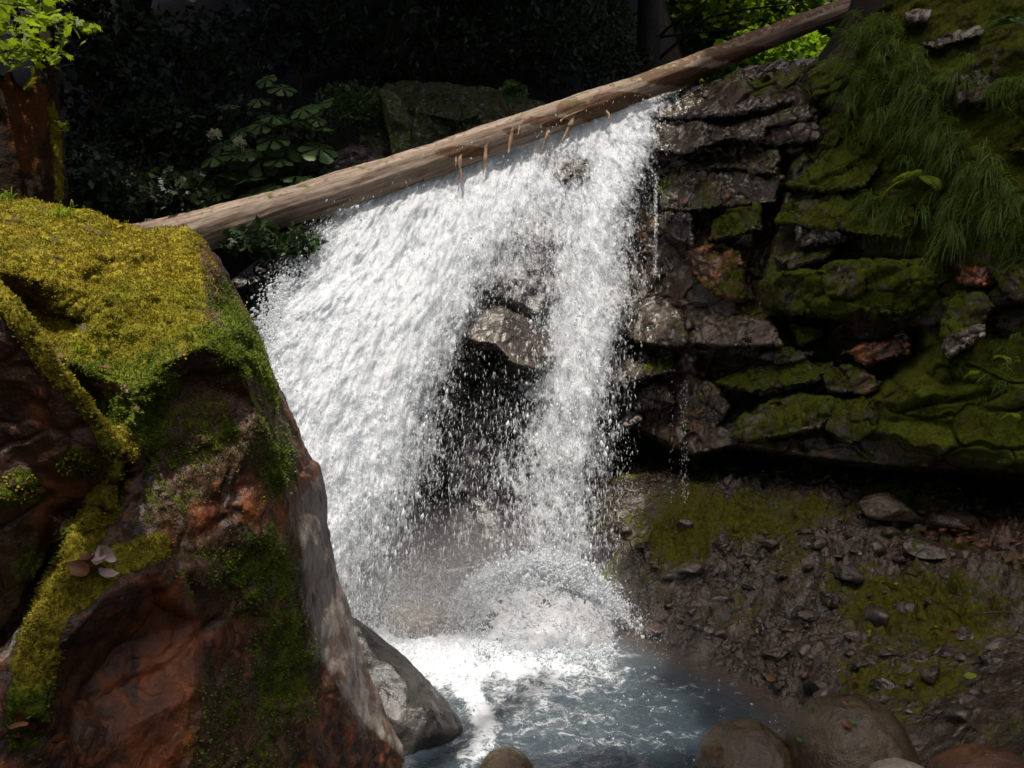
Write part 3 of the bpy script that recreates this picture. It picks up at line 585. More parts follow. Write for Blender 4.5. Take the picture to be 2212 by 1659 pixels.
block([(1488, 545), (1560, 527), (1604, 545), (1606, 650), (1550, 642), (1500, 600)], 0.04, 'orange stained upright rock with green moss on its right side', moss=0.4, rust=0.6)
block([(1360, 490), (1410, 480), (1480, 560), (1530, 640), (1482, 668), (1400, 645), (1368, 600)], -0.18, 'dark hollowed brown rock where spray runs down beside the falls', tv=-0.2, moss=0.1, rust=0.3)
block([(1700, 400), (1806, 322), (1860, 300), (1915, 276), (1918, 330), (1871, 404), (1787, 416)], 0.10, 'sloping mossy rock with a brown bare patch below the hanging grass', tv=0.25, moss=0.6, rust=0.35)
block([(1690, 444), (1798, 414), (1879, 404), (1950, 412), (1990, 470), (1955, 520), (1842, 506), (1733, 486), (1676, 481)], 0.22, 'bulging rock with a tuft of grass drooping over its front', tv=0.2, moss=0.62, rust=0.2)
block([(1722, 488), (1747, 478), (1862, 508), (1800, 520), (1727, 532)], 0.22, 'bare grey triangular slab under the bulging grassy rock', moss=0.1, pale=0.18, mat=G, tv=.4, thick=.3)
block([(1668, 556), (1700, 548), (1776, 546), (1810, 532), (1782, 560), (1707, 583)], 0.12, 'small mossy wedge resting on top of the largest mossy boulder', moss=0.5, thick=.35)
block([(1641, 613), (1667, 584), (1733, 578), (1879, 569), (1923, 566), (2010, 560), (2028, 595), (2003, 660), (1952, 695), (1860, 677), (1817, 688), (1744, 681), (1707, 688), (1660, 662)], 0.34, 'largest mossy boulder jutting from the cliff with two white lichen spots', thick=1.0, tv=-0.12, moss=0.62, rust=0.12, lichen=0.14, voxel=0.018, bev=0.12, inset=0.88)
block([(1330, 700), (1352, 668), (1385, 645), (1425, 642), (1482, 682), (1478, 742), (1440, 748), (1362, 735)], 0.20, 'smooth water worn slab catching light at the edge of the falls', tv=0.5, tu=0.1, moss=0.1, pale=0.36, mat=G, thick=.7)
block([(1486, 740), (1492, 690), (1545, 684), (1608, 686), (1667, 693), (1690, 745), (1608, 748), (1550, 750)], 0.18, 'flat topped brown block with a black undercut beside the water worn slab', tv=0.35, moss=0.12, pale=0.3, rust=.15)
block([(1709, 702), (1780, 714), (1727, 748)], 0.06, 'small pointed mossy rock in the dark gap under the largest boulder', moss=0.5)
block([(1818, 760), (1875, 742), (1963, 712), (1961, 762), (1875, 790)], 0.05, 'rusty brown rock half hidden under the largest mossy boulder', moss=0.2, rust=0.55)
block([(1322, 800), (1368, 765), (1455, 756), (1462, 800), (1418, 812), (1350, 830)], 0.24, 'lower water worn slab with dripping moss on its lip', tv=0.45, moss=0.2, pale=0.27, mat=G, thick=.7)
block([(1352, 850), (1440, 828), (1460, 870), (1400, 888), (1355, 880)], 0.08, 'dim brown rock under the dripping lower slab', moss=0.15, pale=0.15, rust=.2)
block([(1335, 915), (1368, 893), (1386, 905), (1345, 930)], 0.12, 'small pale orange stone lit at the dark edge of the falls', moss=0.0, pale=0.6, rust=.3, thick=.3)
block([(1574, 945), (1600, 905), (1638, 869), (1707, 854), (1798, 858), (1805, 900), (1770, 927), (1682, 944), (1608, 955)], 0.14, 'mossy overhanging rock with a tan bare corner above the black hollow', tv=0.1, moss=0.5, rust=0.3, lichen=.05)
block([(1800, 860), (1880, 856), (1900, 925), (1840, 962), (1780, 930)], 0.12, 'dark mossy rock hanging over the middle of the black hollow', moss=0.55, rust=.2)
block([(1541, 828), (1625, 795), (1725, 770), (1798, 786), (1772, 826), (1623, 848)], 0.02, 'low dark ledge with moss on its back under the flat topped block', tv=.2, moss=0.45)
block([(1775, 790), (1870, 790), (1905, 830), (1870, 852), (1790, 845)], 0.0, 'squat dark rock between the rusty rock and the overhang', tv=.2, moss=0.35, rust=.3)
block([(1470, 800), (1545, 830), (1580, 880), (1530, 950), (1475, 930), (1455, 860)], -0.05, 'dark brown wet rock hanging over the hollow next to the drips', moss=0.22, rust=.3)
block([(1640, 770), (1700, 752), (1760, 765), (1700, 790)], -0.02, 'thin dark stone lying in the crack above the low ledge', moss=0.3)
block([(2037, 650), (2061, 631), (2127, 626), (2155, 660), (2120, 712), (2098, 725), (2034, 732)], 0.30, 'mossy block with a brown side and white lichen along its foot', moss=0.5, rust=0.3, lichen=0.16)
block([(2063, 569), (2131, 585), (2133, 618), (2061, 612)], 0.16, 'small square tan rock under the hanging grass at the cliff edge', moss=0.05, rust=0.55, pale=.35)
block([(2026, 750), (2060, 722), (2125, 702), (2120, 722), (2050, 772)], 0.36, 'white lichen crusted stone on the mossy slope', moss=0.1, lichen=0.55, pale=.5, thick=.3)
block([(2061, 176), (2090, 158), (2137, 155), (2129, 219), (2069, 228)], 0.18, 'tan rock poking out of the grass high on the cliff', moss=0.4, rust=0.3, pale=.2)
block([(1986, 98), (2040, 72), (2126, 52), (2124, 76), (2012, 108)], 0.12, 'long pale root like ledge high on the mossy cliff', moss=0.2, pale=0.4, thick=.3)
block([(1952, 30), (1985, 18), (2012, 22), (2005, 48), (1960, 52)], 0.14, 'pale tan stone beside the upper end of the log', moss=0.05, pale=0.5, rust=.3, thick=.3)
block([(1735, 178), (1772, 132), (1850, 72), (1890, 75), (1880, 140), (1800, 200), (1748, 215)], 0.02, 'dark mossy shoulder of rock under the upper end of the log', moss=0.45, tv=.2)
block([(2140, 590), (2215, 560), (2300, 570), (2290, 640), (2170, 650)], 0.22, 'mossy rock at the far edge of the cliff under drooping grass', moss=0.5, rust=.3, lichen=.05)
block([(2160, 270), (2215, 215), (2320, 230), (2300, 330), (2180, 330)], 0.2, 'brown mossy rock high on the cliff above the lowest grass', moss=0.45, rust=0.4)

# ---------------------------------------------------------------- rock face behind the falling water
def Yw(px, py):
    y = np.interp(py, [180, 215, 300, 450, 700, 1000, 1300, 1450], [9.5, 9.4, 9.15, 8.6, 8.0, 7.5, 7.05, 6.6])
    return y - np.clip((930 - px) / 330, 0, 1) * np.interp(py, [400, 700, 1200], [0.0, 0.55, 0.95])
fx, fy = np.meshgrid(np.arange(430, 1460, 4.0), np.arange(190, 1560, 4.0), indexing='ij'); fpx, fpy = fx.ravel(), fy.ravel()
top = np.interp(fpx, [430, 560, 640, 780, 900, 1120, 1400, 1470], [660, 560, 500, 448, 400, 320, 225, 205])
yy = Yw(fpx, np.maximum(fpy, top)) + 0.42 + 2.0 * np.clip((top - fpy) / 100, 0, 1)
fl = P(fpx, np.maximum(fpy, top - 2), yy)
yy += 0.16 * fbm(fl * 1.3, 4, 71) + 0.05 * fbm(fl * 5, 3, 72)
yy += 0.75 * poly_soft(fpx, fpy, [(960, 760), (1040, 720), (1110, 790), (1180, 800), (1200, 1160), (940, 1200), (930, 950)], 40)
yy += 0.9 * poly_soft(fpx, fpy, [(1230, 850), (1460, 900), (1460, 1100), (1230, 1130)], 40)
yy -= 0.22 * poly_soft(fpx, fpy, [(1080, 430), (1150, 440), (1215, 470), (1200, 640), (1170, 700), (1060, 650), (1065, 530)], 25)
yy += 0.35 * sstep(700, 560, fpx) + 1.6 * sstep(1320, 1400, fpx) * sstep(300, 420, fpy)
fl = P(fpx, np.maximum(fpy, top - 2), yy)
f1, f2, cid = worley(fl * np.array([2.2, 2.2, 2.8]), 9); yy -= 0.10 * (cid - .5) * sstep(0, .15, f2 - f1)
fl = P(fpx, np.maximum(fpy, top - 2), yy); ff_ = grid_faces(*fx.shape)[:, ::-1]
z = 0 * fpx
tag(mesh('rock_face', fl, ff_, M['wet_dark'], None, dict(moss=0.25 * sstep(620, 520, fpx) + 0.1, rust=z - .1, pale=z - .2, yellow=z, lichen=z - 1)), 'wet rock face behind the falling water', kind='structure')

def relief_thing(name, label, cat, outline, inner, mat, back=(0.05, 0, 10, 0.8), voxel=0.014, terms=((2.2, .05, 'fbm', 3), (7, .02, 'chip', 4), (14, .012, 'fbm', 6)), group=None, relax=2, **at):
    v, f = relief(outline, inner, back, [], voxel, relax); v = rough(v, f, terms); z = 0 * v[:, 0]
    return tag(mesh(name, v, f, M[mat], None, {k: at.get(k, 0) + z for k in ('moss', 'rust', 'pale', 'yellow', 'lichen')}), label, cat, group), v, f
relief_thing('rock_slab', 'bare brown slab jutting out through the middle of the waterfall', 'rock',
    [(1030, 690, 7.95), (1048, 668, 8.0), (1080, 658, 8.05), (1130, 682, 8.1), (1185, 716, 8.15), (1200, 760, 8.05), (1195, 800, 7.9), (1160, 800, 7.7), (1110, 785, 7.6), (1065, 742, 7.6), (1030, 740, 7.7), (1005, 720, 7.85)],
    [(1085, 700, 7.8), (1130, 745, 7.75)], 'wet_grey', pale=0.12, rust=0.2, back=(0.08, 0, 20, 0.8), relax=5)
relief_thing('wet_rock', 'black wet rock breaking the white water just below the log', 'rock',
    [(1188, 385, 8.80), (1200, 350, 8.95), (1222, 352, 8.9), (1245, 332, 9.0), (1272, 350, 8.95), (1280, 375, 8.9), (1262, 390, 8.75), (1235, 388, 8.72), (1210, 400, 8.75)], [(1235, 365, 8.72), (1255, 360, 8.75)], 'cliff', moss=-1, rust=-1, pale=-1, voxel=.014, terms=((5, .05, 'fbm', 3), (6, .05, 'chip', 4)))
relief_thing('wet_rock', 'small brown rock washed by foam at the foot of the waterfall', 'rock',
    [(832, 1320, 6.7), (845, 1303, 6.8), (880, 1297, 6.85), (925, 1298, 6.85), (965, 1315, 6.8), (1000, 1345, 6.7), (1010, 1400, 6.4), (960, 1420, 6.25), (915, 1400, 6.3), (870, 1385, 6.4), (838, 1370, 6.5)],
    [(890, 1340, 6.4), (935, 1350, 6.3), (910, 1375, 6.3)], 'wet_grey', pale=0.6, rust=0.4)
_, BRV, BRF = relief_thing('wet_boulder', 'rounded boulder under the falling water with white foam pouring over it', 'boulder',
    [(1000, 1360, 6.7), (1012, 1290, 6.8), (1040, 1250, 6.9), (1100, 1232, 7.0), (1170, 1236, 7.0), (1230, 1255, 7.0), (1285, 1290, 6.9), (1315, 1340, 6.7), (1318, 1390, 6.5), (1290, 1430, 6.25), (1200, 1450, 6.1), (1100, 1440, 6.1), (1020, 1420, 6.2)],
    [(1080, 1290, 6.5), (1180, 1290, 6.5), (1250, 1320, 6.4), (1080, 1370, 6.2), (1190, 1370, 6.1), (1270, 1385, 6.2)], 'wet_grey', pale=0.45, rust=0.3, relax=6, terms=((2.2, .06, 'fbm', 3), (9, .015, 'fbm', 6)))

# ---------------------------------------------------------------- the gravelly bank
bx, by = np.meshgrid(np.arange(0.45, 5.6, 0.0155), np.arange(0.9, 9.6, 0.0155), indexing='ij')
bv = np.stack([bx.ravel(), by.ravel(), bank_h(np.stack([bx.ravel(), by.ravel()], 1))], 1); n0 = len(bv)
bf = grid_faces(*bx.shape)
bkx, bky = pix(bv)
g3 = bv.copy(); wrp = 0.25 * fbm(bv * 3, 3, 81)[:, None]
bv[:, 2] += 0.10 * fbm(g3 * 1.6, 4, 82)
rockz = (1 - 0.8 * sstep(1780, 1950, bkx) * sstep(1330, 1430, bky)) * (0.35 + 0.65 * sstep(-.25, .2, fbm(g3 * .9, 3, 83)))
for scl, amp, sd in ((3.0, 0.15, 1), (7.5, 0.12, 2), (19.0, 0.055, 3)):
    f1, f2, cid = worley(g3 * scl + wrp * 1.5, sd); bv[:, 2] += rockz * amp * ((cid - .45) * sstep(0.02, .22, f2 - f1) - 0.25 * (1 - sstep(0, .16, f2 - f1)) + .15 * (1 - f1))
bv[:, 2] += 0.03 * fbm(g3 * 12, 4, 84)
bn = normals(bv, bf)
bmoss = 0.36 + 0.8 * fbm(g3 * 1.5, 5, 85)
for cx, cy, rx, ry, a in [(1620, 1110, 230, 50, .5), (1990, 1330, 160, 100, .55), (1460, 1170, 80, 80, .4), (2120, 1560, 90, 60, .25), (1450, 1250, 60, 60, .3)]:
    bmoss += .6 * a * (1 - sstep(0.5, 1.2, np.hypot((bkx - cx) / rx, (bky - cy) / ry)))
bmoss -= 0.5 * sstep(0.22, 0.05, bv[:, 2])
brust = 0.26 + 0.5 * fbm(g3 * 1.8, 3, 86) + 0.35 * (1 - sstep(0.4, 1.3, np.hypot((bkx - 2080) / 180, (bky - 1180) / 70)))
tag(mesh('bank', bv, bf, M['bank'], None, dict(moss=bmoss, rust=brust, pale=0.12 + 0.4 * fbm(g3 * 4, 3, 87), yellow=0 * bmoss + .15, lichen=0 * bmoss - 1)), 'wet gravelly bank with moss and fallen leaves', kind='structure')
def on_bank(px, py):
    """where the sight line through a pixel meets the bank"""
    lo, hi = 2.2, 9.4
    ys = np.linspace(lo, hi, 500); p = P(np.full(500, px), np.full(500, py), ys); h = bank_h(p[:, :2]); k = np.argmax(p[:, 2] < h)
    return np.array([p[k, 0], p[k, 1], h[k]]) if (p[:, 2] < h).any() else p[-1]

def pebble(name, label, cat, c, r, mat='round', sub=5, sq=0.8, amp=0.08, seed=1, group=None, cuts=0, attrs=None, rot=0.0, detail=True):
    bm = bmesh.new(); bmesh.ops.create_icosphere(bm, subdivisions=sub, radius=1.0)
    v = np.array([x.co[:] for x in bm.verts]); f = np.array([[x.index for x in t.verts] for t in bm.faces]); bm.free()
    rr = np.random.default_rng(seed)
    for _ in range(cuts):
        d = unit(rr.normal(size=3)); h = rr.uniform(.35, .75); e = v @ d; v = v - np.where(e > h, (e - h) * .92, 0)[:, None] * d
    n = unit(v); v = v * (1 + amp * 1.6 * fbm(n * 1.3 + seed, 3, seed) + amp * .35 * fbm(n * 5 + seed, 3, seed))[:, None]
    if detail: v = v + n * (0.012 * fbm(n * 14 + seed, 4, 2))[:, None]
    v = v * np.asarray(r); cr, sr = math.cos(rot), math.sin(rot); v = np.stack([v[:, 0] * cr - v[:, 1] * sr, v[:, 0] * sr + v[:, 1] * cr, v[:, 2]], 1) + np.asarray(c); z = 0 * v[:, 0]
    a = dict(moss=z, rust=z, pale=z, yellow=z, lichen=z - 1)
    for k, b in (attrs or {}).items(): a[k] = z + b
    o = tag(mesh(name, v, f, M[mat], None, a), label, cat, group); return o, v
c = P(1838, 1655, 4.05); pebble('river_stone', 'largest rounded brown boulder at the edge of the pool with leaves stuck on it', 'boulder', c, (0.335, 0.34, 0.365), amp=.05, seed=4, sub=6, attrs=dict(rust=.12, moss=.05))
STONE = (c, np.array([0.335, 0.34, 0.365]))
c = P(1612, 1672, 4.15); pebble('river_stone', 'rounded olive brown boulder half in the pool with a yellow leaf on it', 'boulder', c, (0.262, 0.3, 0.275), amp=.06, seed=9, sub=6, attrs=dict(moss=.12))
STONE2 = (c, np.array([0.262, 0.3, 0.275]))
c = P(1095, 1690, 4.1); pebble('river_stone', 'tan rounded stone breaking the surface of the pool', 'boulder', c, (0.165, 0.2, 0.16), amp=.08, seed=12, attrs=dict(pale=.2))
c = P(1195, 1640, 4.55); pebble('river_stone', 'pale stone lying just under the milky water', 'boulder', (c[0], c[1], -0.165), (0.22, 0.2, 0.15), amp=.08, seed=13, attrs=dict(pale=.5))
c = P(2140, 1722, 3.3); pebble('river_stone', 'dark reddish boulder low on the bank by the camera', 'boulder', c, (0.25, 0.26, 0.19), mat='boulder', amp=.07, seed=15, attrs=dict(moss=.1))
c = P(1945, 1690, 3.6); pebble('river_stone', 'pale flat stone in front of the largest rounded boulder', 'boulder', c, (0.15, 0.12, 0.095), mat='wet_grey', amp=.08, seed=16, attrs=dict(pale=.7))
c = on_bank(1925, 1120); pebble('river_stone', 'long mossy rock lying on the bank under the black hollow', 'rock', c + [0, 0, .06], (0.32, 0.24, 0.15), mat='cliff', amp=.1, seed=17, cuts=5, attrs=dict(moss=.38, rust=.1), rot=-.3)
c = on_bank(2010, 1195); pebble('river_stone', 'dark mossy stone beside the strip of dead leaves', 'rock', c + [0, 0, .03], (0.2, 0.18, 0.1), mat='cliff', amp=.1, seed=18, cuts=4, attrs=dict(moss=.4))
c = on_bank(2120, 1145); pebble('river_stone', 'low brown rock at the back of the hollow beside dead leaves', 'rock', c + [0, .2, .03], (0.28, 0.2, 0.11), mat='cliff', amp=.1, seed=19, cuts=4, attrs=dict(rust=.4, moss=.1))
spots = [(1690, 1250), (1560, 1190), (1620, 1270), (1500, 1240), (1745, 1230), (1830, 1250), (1560, 1310), (1640, 1340), (1740, 1330), (1790, 1300), (1530, 1370), (1500, 1330), (1580, 1420), (1680, 1420), (1760, 1400), (1840, 1380), (1870, 1440), (1420, 1230), (1440, 1310), (1410, 1360), (1700, 1480), (1780, 1490), (1930, 1420), (2010, 1460), (2060, 1400), (2150, 1450), (1660, 1180), (1480, 1140), (1770, 1180), (1850, 1190), (1390, 1180), (1360, 1250), (1600, 1230), (1720, 1290), (1900, 1340)]
rs = np.random.default_rng(3)
spots += [(float(rs.uniform(1340, 2180)), float(rs.uniform(1110, 1560))) for _ in range(260)]
spots = [q_ for q_ in spots if q_[1] < 1330 + (q_[0] - 1320) * .62][:150]
for i, (a, b) in enumerate(spots):
    c = on_bank(a, b); s = rs.uniform(.055, .15) if i < 35 else .035 + .09 * rs.random() ** 2.2
    pebble('stone', 'small angular wet stone set in the gravelly bank', 'stone', c + [0, 0, s * .12 if i < 35 else -s * .1], (s, s * rs.uniform(.7, 1), s * rs.uniform(.45, .7)), mat=['bank', 'bank', 'wet_grey', 'cliff'][i % 4], sub=4 if i < 60 else 3, amp=.14, seed=40 + i, cuts=6, group='angular stones set in the wet bank', attrs=dict(moss=.25 * (i % 4 == 1), rust=.35 * (i % 5 == 2), pale=.25 * (i % 3 == 0)), rot=rs.uniform(0, 6))

# ---------------------------------------------------------------- falling water
def water_white(name, rough=0.35, trans=0.35, thin=0.0):
    t = NT(name); n = t.noise(30, 4)
    d = t.pbr(t.mix(n, (0.86, 0.88, 0.90), (0.94, 0.95, 0.96)), rough, spec=0.5); tr = t.n('ShaderNodeBsdfTranslucent'); tr.inputs[0].default_value = (0.82, 0.87, 0.92, 1)
    m = t.n('ShaderNodeMixShader'); m.inputs[0].default_value = trans; t.t.links.new(d, m.inputs[1]); t.t.links.new(tr.outputs[0], m.inputs[2])
    if thin:
        tp = t.n('ShaderNodeBsdfTransparent'); o = t.n('ShaderNodeMixShader'); o.inputs[0].default_value = 1 - thin; t.t.links.new(tp.outputs[0], o.inputs[1]); t.t.links.new(m.outputs[0], o.inputs[2]); return t.done(o.outputs[0])
    return t.done(m.outputs[0])
M['white'] = water_white('white_water', 0.4, 0.55); M['drop'] = water_white('water_drop', 0.15, 0.4, 0.4)
COLS = np.arange(550, 1501, 50)
ROWS = {200: [0]*17 + [.3, .6, .3], 225: [0]*14 + [.4, .9, 1, .9, .6, .1], 250: [0]*13 + [.8, 1, 1, .95, .8, .35, 0], 300: [0]*9 + [.9, 1, 1, 1, 1, 1, 1, .95, .7, .15, 0],
 350: [0]*7 + [.9, 1, 1, 1, 1, .92, .68, .62, .9, .9, .35, 0, 0], 400: [0]*5 + [.8, 1, 1, 1, 1, 1, .95, .85, .72, .6, .85, .75, .15, 0, 0], 450: [0]*3 + [.15, .7, 1, 1, 1, 1, 1, .95, .88, .72, .7, .7, .82, .45, .05, 0, 0],
 500: [0, 0, .06, .5, .95, 1, 1, 1, 1, .98, .90, .76, .64, .66, .75, .78, .42, .05, 0, 0], 550: [0, 0, .2, .85, 1, 1, 1, 1, 1, .94, .78, .58, .52, .6, .7, .72, .40, .1, 0, 0],
 600: [.02, .15, .5, .95, 1, 1, 1, 1, .98, .82, .58, .45, .45, .55, .66, .66, .48, .2, 0, 0], 650: [.08, .35, .85, 1, 1, 1, 1, 1, .93, .70, .2, .12, .14, .5, .75, .7, .42, .06, 0, 0],
 700: [.12, .62, .98, 1, 1, 1, 1, 1, .9, .52, .12, .10, .22, .62, .8, .72, .28, 0, 0, 0], 750: [.2, .85, 1, 1, 1, 1, 1, .95, .72, .28, .10, .12, .28, .64, .8, .74, .2, 0, 0, 0],
 800: [.2, .9, 1, 1, 1, 1, .98, .9, .52, .16, .12, .17, .32, .64, .8, .66, .15, 0, 0, 0], 850: [.2, .9, .98, 1, .98, .97, .92, .74, .38, .16, .17, .22, .40, .62, .78, .56, .1, 0, 0, 0],
 900: [.2, .9, .95, .95, .96, .95, .88, .62, .32, .18, .21, .30, .45, .6, .74, .46, .04, 0, 0, 0], 1000: [.2, .9, .92, .93, .93, .92, .80, .54, .24, .18, .25, .38, .52, .64, .66, .34, .02, 0, 0, 0],
 1100: [0, .6, .8, .88, .84, .74, .60, .32, .18, .17, .25, .38, .52, .6, .52, .22, 0, 0, 0, 0], 1200: [0, .5, .7, .78, .68, .5, .35, .17, .12, .14, .22, .36, .48, .55, .5, .18, 0, 0, 0, 0],
 1260: [0, .5, .7, .72, .62, .4, .24, .12, .08, .1, .22, .38, .48, .5, .42, .12, 0, 0, 0, 0], 1330: [0, .3, .5, .6, .55, .2, .1, .05, .05, .06, .12, .2, .25, .25, .2, .05, 0, 0, 0, 0], 1400: [0]*20}
RK = np.array(sorted(ROWS)); RT = np.array([ROWS[k] for k in RK], float)
def dens(px, py):
    u = np.clip((px - COLS[0]) / 50, 0, len(COLS) - 1.001); iu = u.astype(int); fu = u - iu
    r = np.clip(np.searchsorted(RK, py, 'right') - 1, 0, len(RK) - 2); fr_ = np.clip((py - RK[r]) / (RK[r + 1] - RK[r]), 0, 1)
    d = (RT[r, iu] * (1 - fu) + RT[r, iu + 1] * fu) * (1 - fr_) + (RT[r + 1, iu] * (1 - fu) + RT[r + 1, iu + 1] * fu) * fr_
    d = d * (1 - .35 * np.exp(-((px - 1050) / 75) ** 2 - ((py - 880) / 170) ** 2))
    d = d * sstep(-26, -6, py - np.interp(px, [180, 640, 880, 1120, 1420, 1640], [545, 440, 365, 282, 175, 88]))
    return np.where((px < COLS[0]) | (px > COLS[-1]) | (py < 200) | (py > 1400), 0, d)
def flow(p, sx=1.0, sz=0.36):
    """squeeze space along the fall so that noise stretches downwards, leaning with the jet"""
    px, py = pix(p); lean = np.interp(px, [650, 950, 1300], [-0.30, -0.12, 0.05]) * np.interp(py, [300, 700, 1200], [1.6, 0.8, 0.15])
    return np.stack([(p[:, 0] + lean * p[:, 2]) * sx, p[:, 1] * sx * .7, p[:, 2] * sz], 1)
wf = thing('waterfall', 'white waterfall tumbling under the fallen log into the pool', 'waterfall', (-0.4, 7.2, 0))
STEP = 2.3
sx_, sy_ = np.meshgrid(np.arange(545, 1505, STEP), np.arange(198, 1405, STEP), indexing='ij'); spx, spy = sx_.ravel(), sy_.ravel()
SD = dens(spx, spy); faces0 = grid_faces(*sx_.shape)[:, ::-1]
def film_mat(name):
    """a veil of falling water: streaks and torn holes along the way it flows"""
    t = NT(name); fv = t.n('ShaderNodeAttribute', attribute_name='flow').outputs['Vector']; de = t.attr('dens')
    a_ = t.noise(6.0, 5, 0.6, fv, .3); b_ = t.noise(17.0, 6, 0.68, fv, .5); c_ = t.noise(46.0, 4, 0.6, fv)
    k = t.math('ADD', t.math('MULTIPLY', t.math('SUBTRACT', a_, .5), 1.15), t.math('MULTIPLY', t.math('SUBTRACT', b_, .5), 1.6)); k = t.math('ADD', k, t.math('MULTIPLY', t.math('SUBTRACT', c_, .5), 0.7))
    k = t.math('MULTIPLY', k, t.math('SUBTRACT', 1.35, t.math('MULTIPLY', de, 0.6)))
    al = t.step(t.math('ADD', de, k), 0.40, 1.04)
    h = t.math('ADD', a_, t.math('ADD', t.math('MULTIPLY', b_, .8), t.math('MULTIPLY', c_, .3)))
    nb = t.bump(h, 0.5, 0.05); d = t.pbr((0.86, 0.885, 0.91), 0.5, nb, 0.3); tr = t.n('ShaderNodeBsdfTranslucent'); tr.inputs[0].default_value = (0.84, 0.875, 0.91, 1); t.set(tr.inputs['Normal'], nb)
    m = t.n('ShaderNodeMixShader'); m.inputs[0].default_value = .45; t.t.links.new(d, m.inputs[1]); t.t.links.new(tr.outputs[0], m.inputs[2])
    tp = t.n('ShaderNodeBsdfTransparent'); o = t.n('ShaderNodeMixShader'); t.set(o.inputs[0], al); t.t.links.new(tp.outputs[0], o.inputs[1]); t.t.links.new(m.outputs[0], o.inputs[2])
    return t.done(o.outputs[0])
M['film'] = film_mat('water_film')
def sheet(depth, dd, seed, amp, mat):
    base = P(spx, spy, Yw(spx, spy) + depth); fp = flow(base)
    big = fbm(fp * 2.2, 3, seed); mid = fbm(fp * 6, 3, seed + 1); fine = fbm(fp * 15, 2, seed + 2)
    fp = flow(base, 1, .55)
    v = P(spx, spy, Yw(spx, spy) + depth - amp * (0.12 * big + 0.08 * mid + 0.03 * fine))
    f = faces0[SD[faces0].min(1) > 0.01]; u, inv = np.unique(f, return_inverse=True)
    return mesh('water_curtain', local(v[u], wf), inv.reshape(f.shape), mat, wf, dict(flow=fp[u] + seed * 3.7, dens=(SD * 1.0 + dd + .12 * big)[u]))
sheet(0.0, 0.0, 101, 1.0, M['film']); sheet(0.17, 0.05, 131, 1.0, M['film']); sheet(-0.14, -0.10, 161, 1.0, M['film']); sheet(0.30, 0.12, 191, 1.0, M['film'])

OCT = np.array([[1, 0, 0], [-1, 0, 0], [0, 1, 0], [0, -1, 0], [0, 0, 1], [0, 0, -1]], float)
OF = np.array([[0, 2, 4], [2, 1, 4], [1, 3, 4], [3, 0, 4], [2, 0, 5], [1, 2, 5], [3, 1, 5], [0, 3, 5]])
def drops(name, c, w, stretch, lean, parent, mat, seed):
    """little tumbling blobs of water: centre, half width, stretch along the way they fly"""
    r = np.random.default_rng(seed); n = len(c)
    ax = unit(np.stack([lean, 0.15 * r.normal(size=n), -np.ones(n)], 1)); s = unit(np.cross(ax, r.normal(size=(n, 3)))); t = np.cross(ax, s)
    L = (w * stretch)[:, None, None]; jw = w[:, None, None] * r.uniform(.6, 1.4, (n, 6, 1))
    v = OCT[None, :, 2:3] * ax[:, None] * L * r.uniform(.8, 1.2, (n, 6, 1)) + (OCT[None, :, 0:1] * s[:, None] + OCT[None, :, 1:2] * t[:, None]) * jw
    v = (v + c[:, None]).reshape(-1, 3); f = (np.arange(n)[:, None, None] * 6 + OF[None]).reshape(-1, 3)
    return tag(mesh(name, local(v, parent) if parent else v, f, mat, parent), None, kind='stuff')
def spray(N, size, spread, seed, gamma=1.0, clump=1.0, lo=0.0, hi=2.0):
    r = np.random.default_rng(seed); out = []
    while sum(map(len, out)) < N:
        a = r.uniform(560, 1480, N * 2); b = r.uniform(205, 1390, N * 2); d = dens(a, b)
        y = Yw(a, b) - 0.05 + r.normal(0, spread, N * 2); p = P(a, b, y)
        cl = 0.5 + clump * (0.9 * fbm(flow(p) * 5, 3, seed) + 0.8 * fbm(flow(p) * 15, 2, seed + 1))
        k = (r.random(N * 2) < np.clip(d, 0, 1) ** gamma * np.clip(cl, 0.03, 1.3)) & (d > lo) & (d < hi)
        out.append(p[k])
    p = np.concatenate(out)[:N]; px, py = pix(p)
    w = size * np.exp(np.clip(r.normal(0, 0.6, N), -1.4, .95)); lean = np.interp(px, [650, 950, 1300], [-0.4, -0.15, 0.05]) * np.interp(py, [300, 700, 1200], [1.5, 0.8, 0.25]) + r.normal(0, .12, N)
    return p, w, np.interp(py, [300, 700, 1200], [1.2, 1.6, 2.6]) * r.uniform(.7, 1.4, N), lean
p1_, w1, s1, l1 = spray(7000, 0.0045, 0.16, 7, 1.5, 1.2, 0.03)
drops('spray', p1_, w1, s1, l1, wf, M['drop'], 1)
p2_, w2, s2, l2 = spray(2500, 0.0075, 0.14, 8, 1.3, 1.5, 0.2, .97)
drops('spray', p2_, w2, s2, l2, wf, M['white'], 2)
p3_, w3, s3, l3 = spray(26000, 0.0022, 0.25, 9, 0.8, 0.8, 0.04, 0.95)
drops('spray', p3_, w3, s3 * 2.8, l3, wf, M['drop'], 3)
LIT.append(p1_[::6]); LIT.append(P(spx, spy, Yw(spx, spy))[SD > .2][::60])
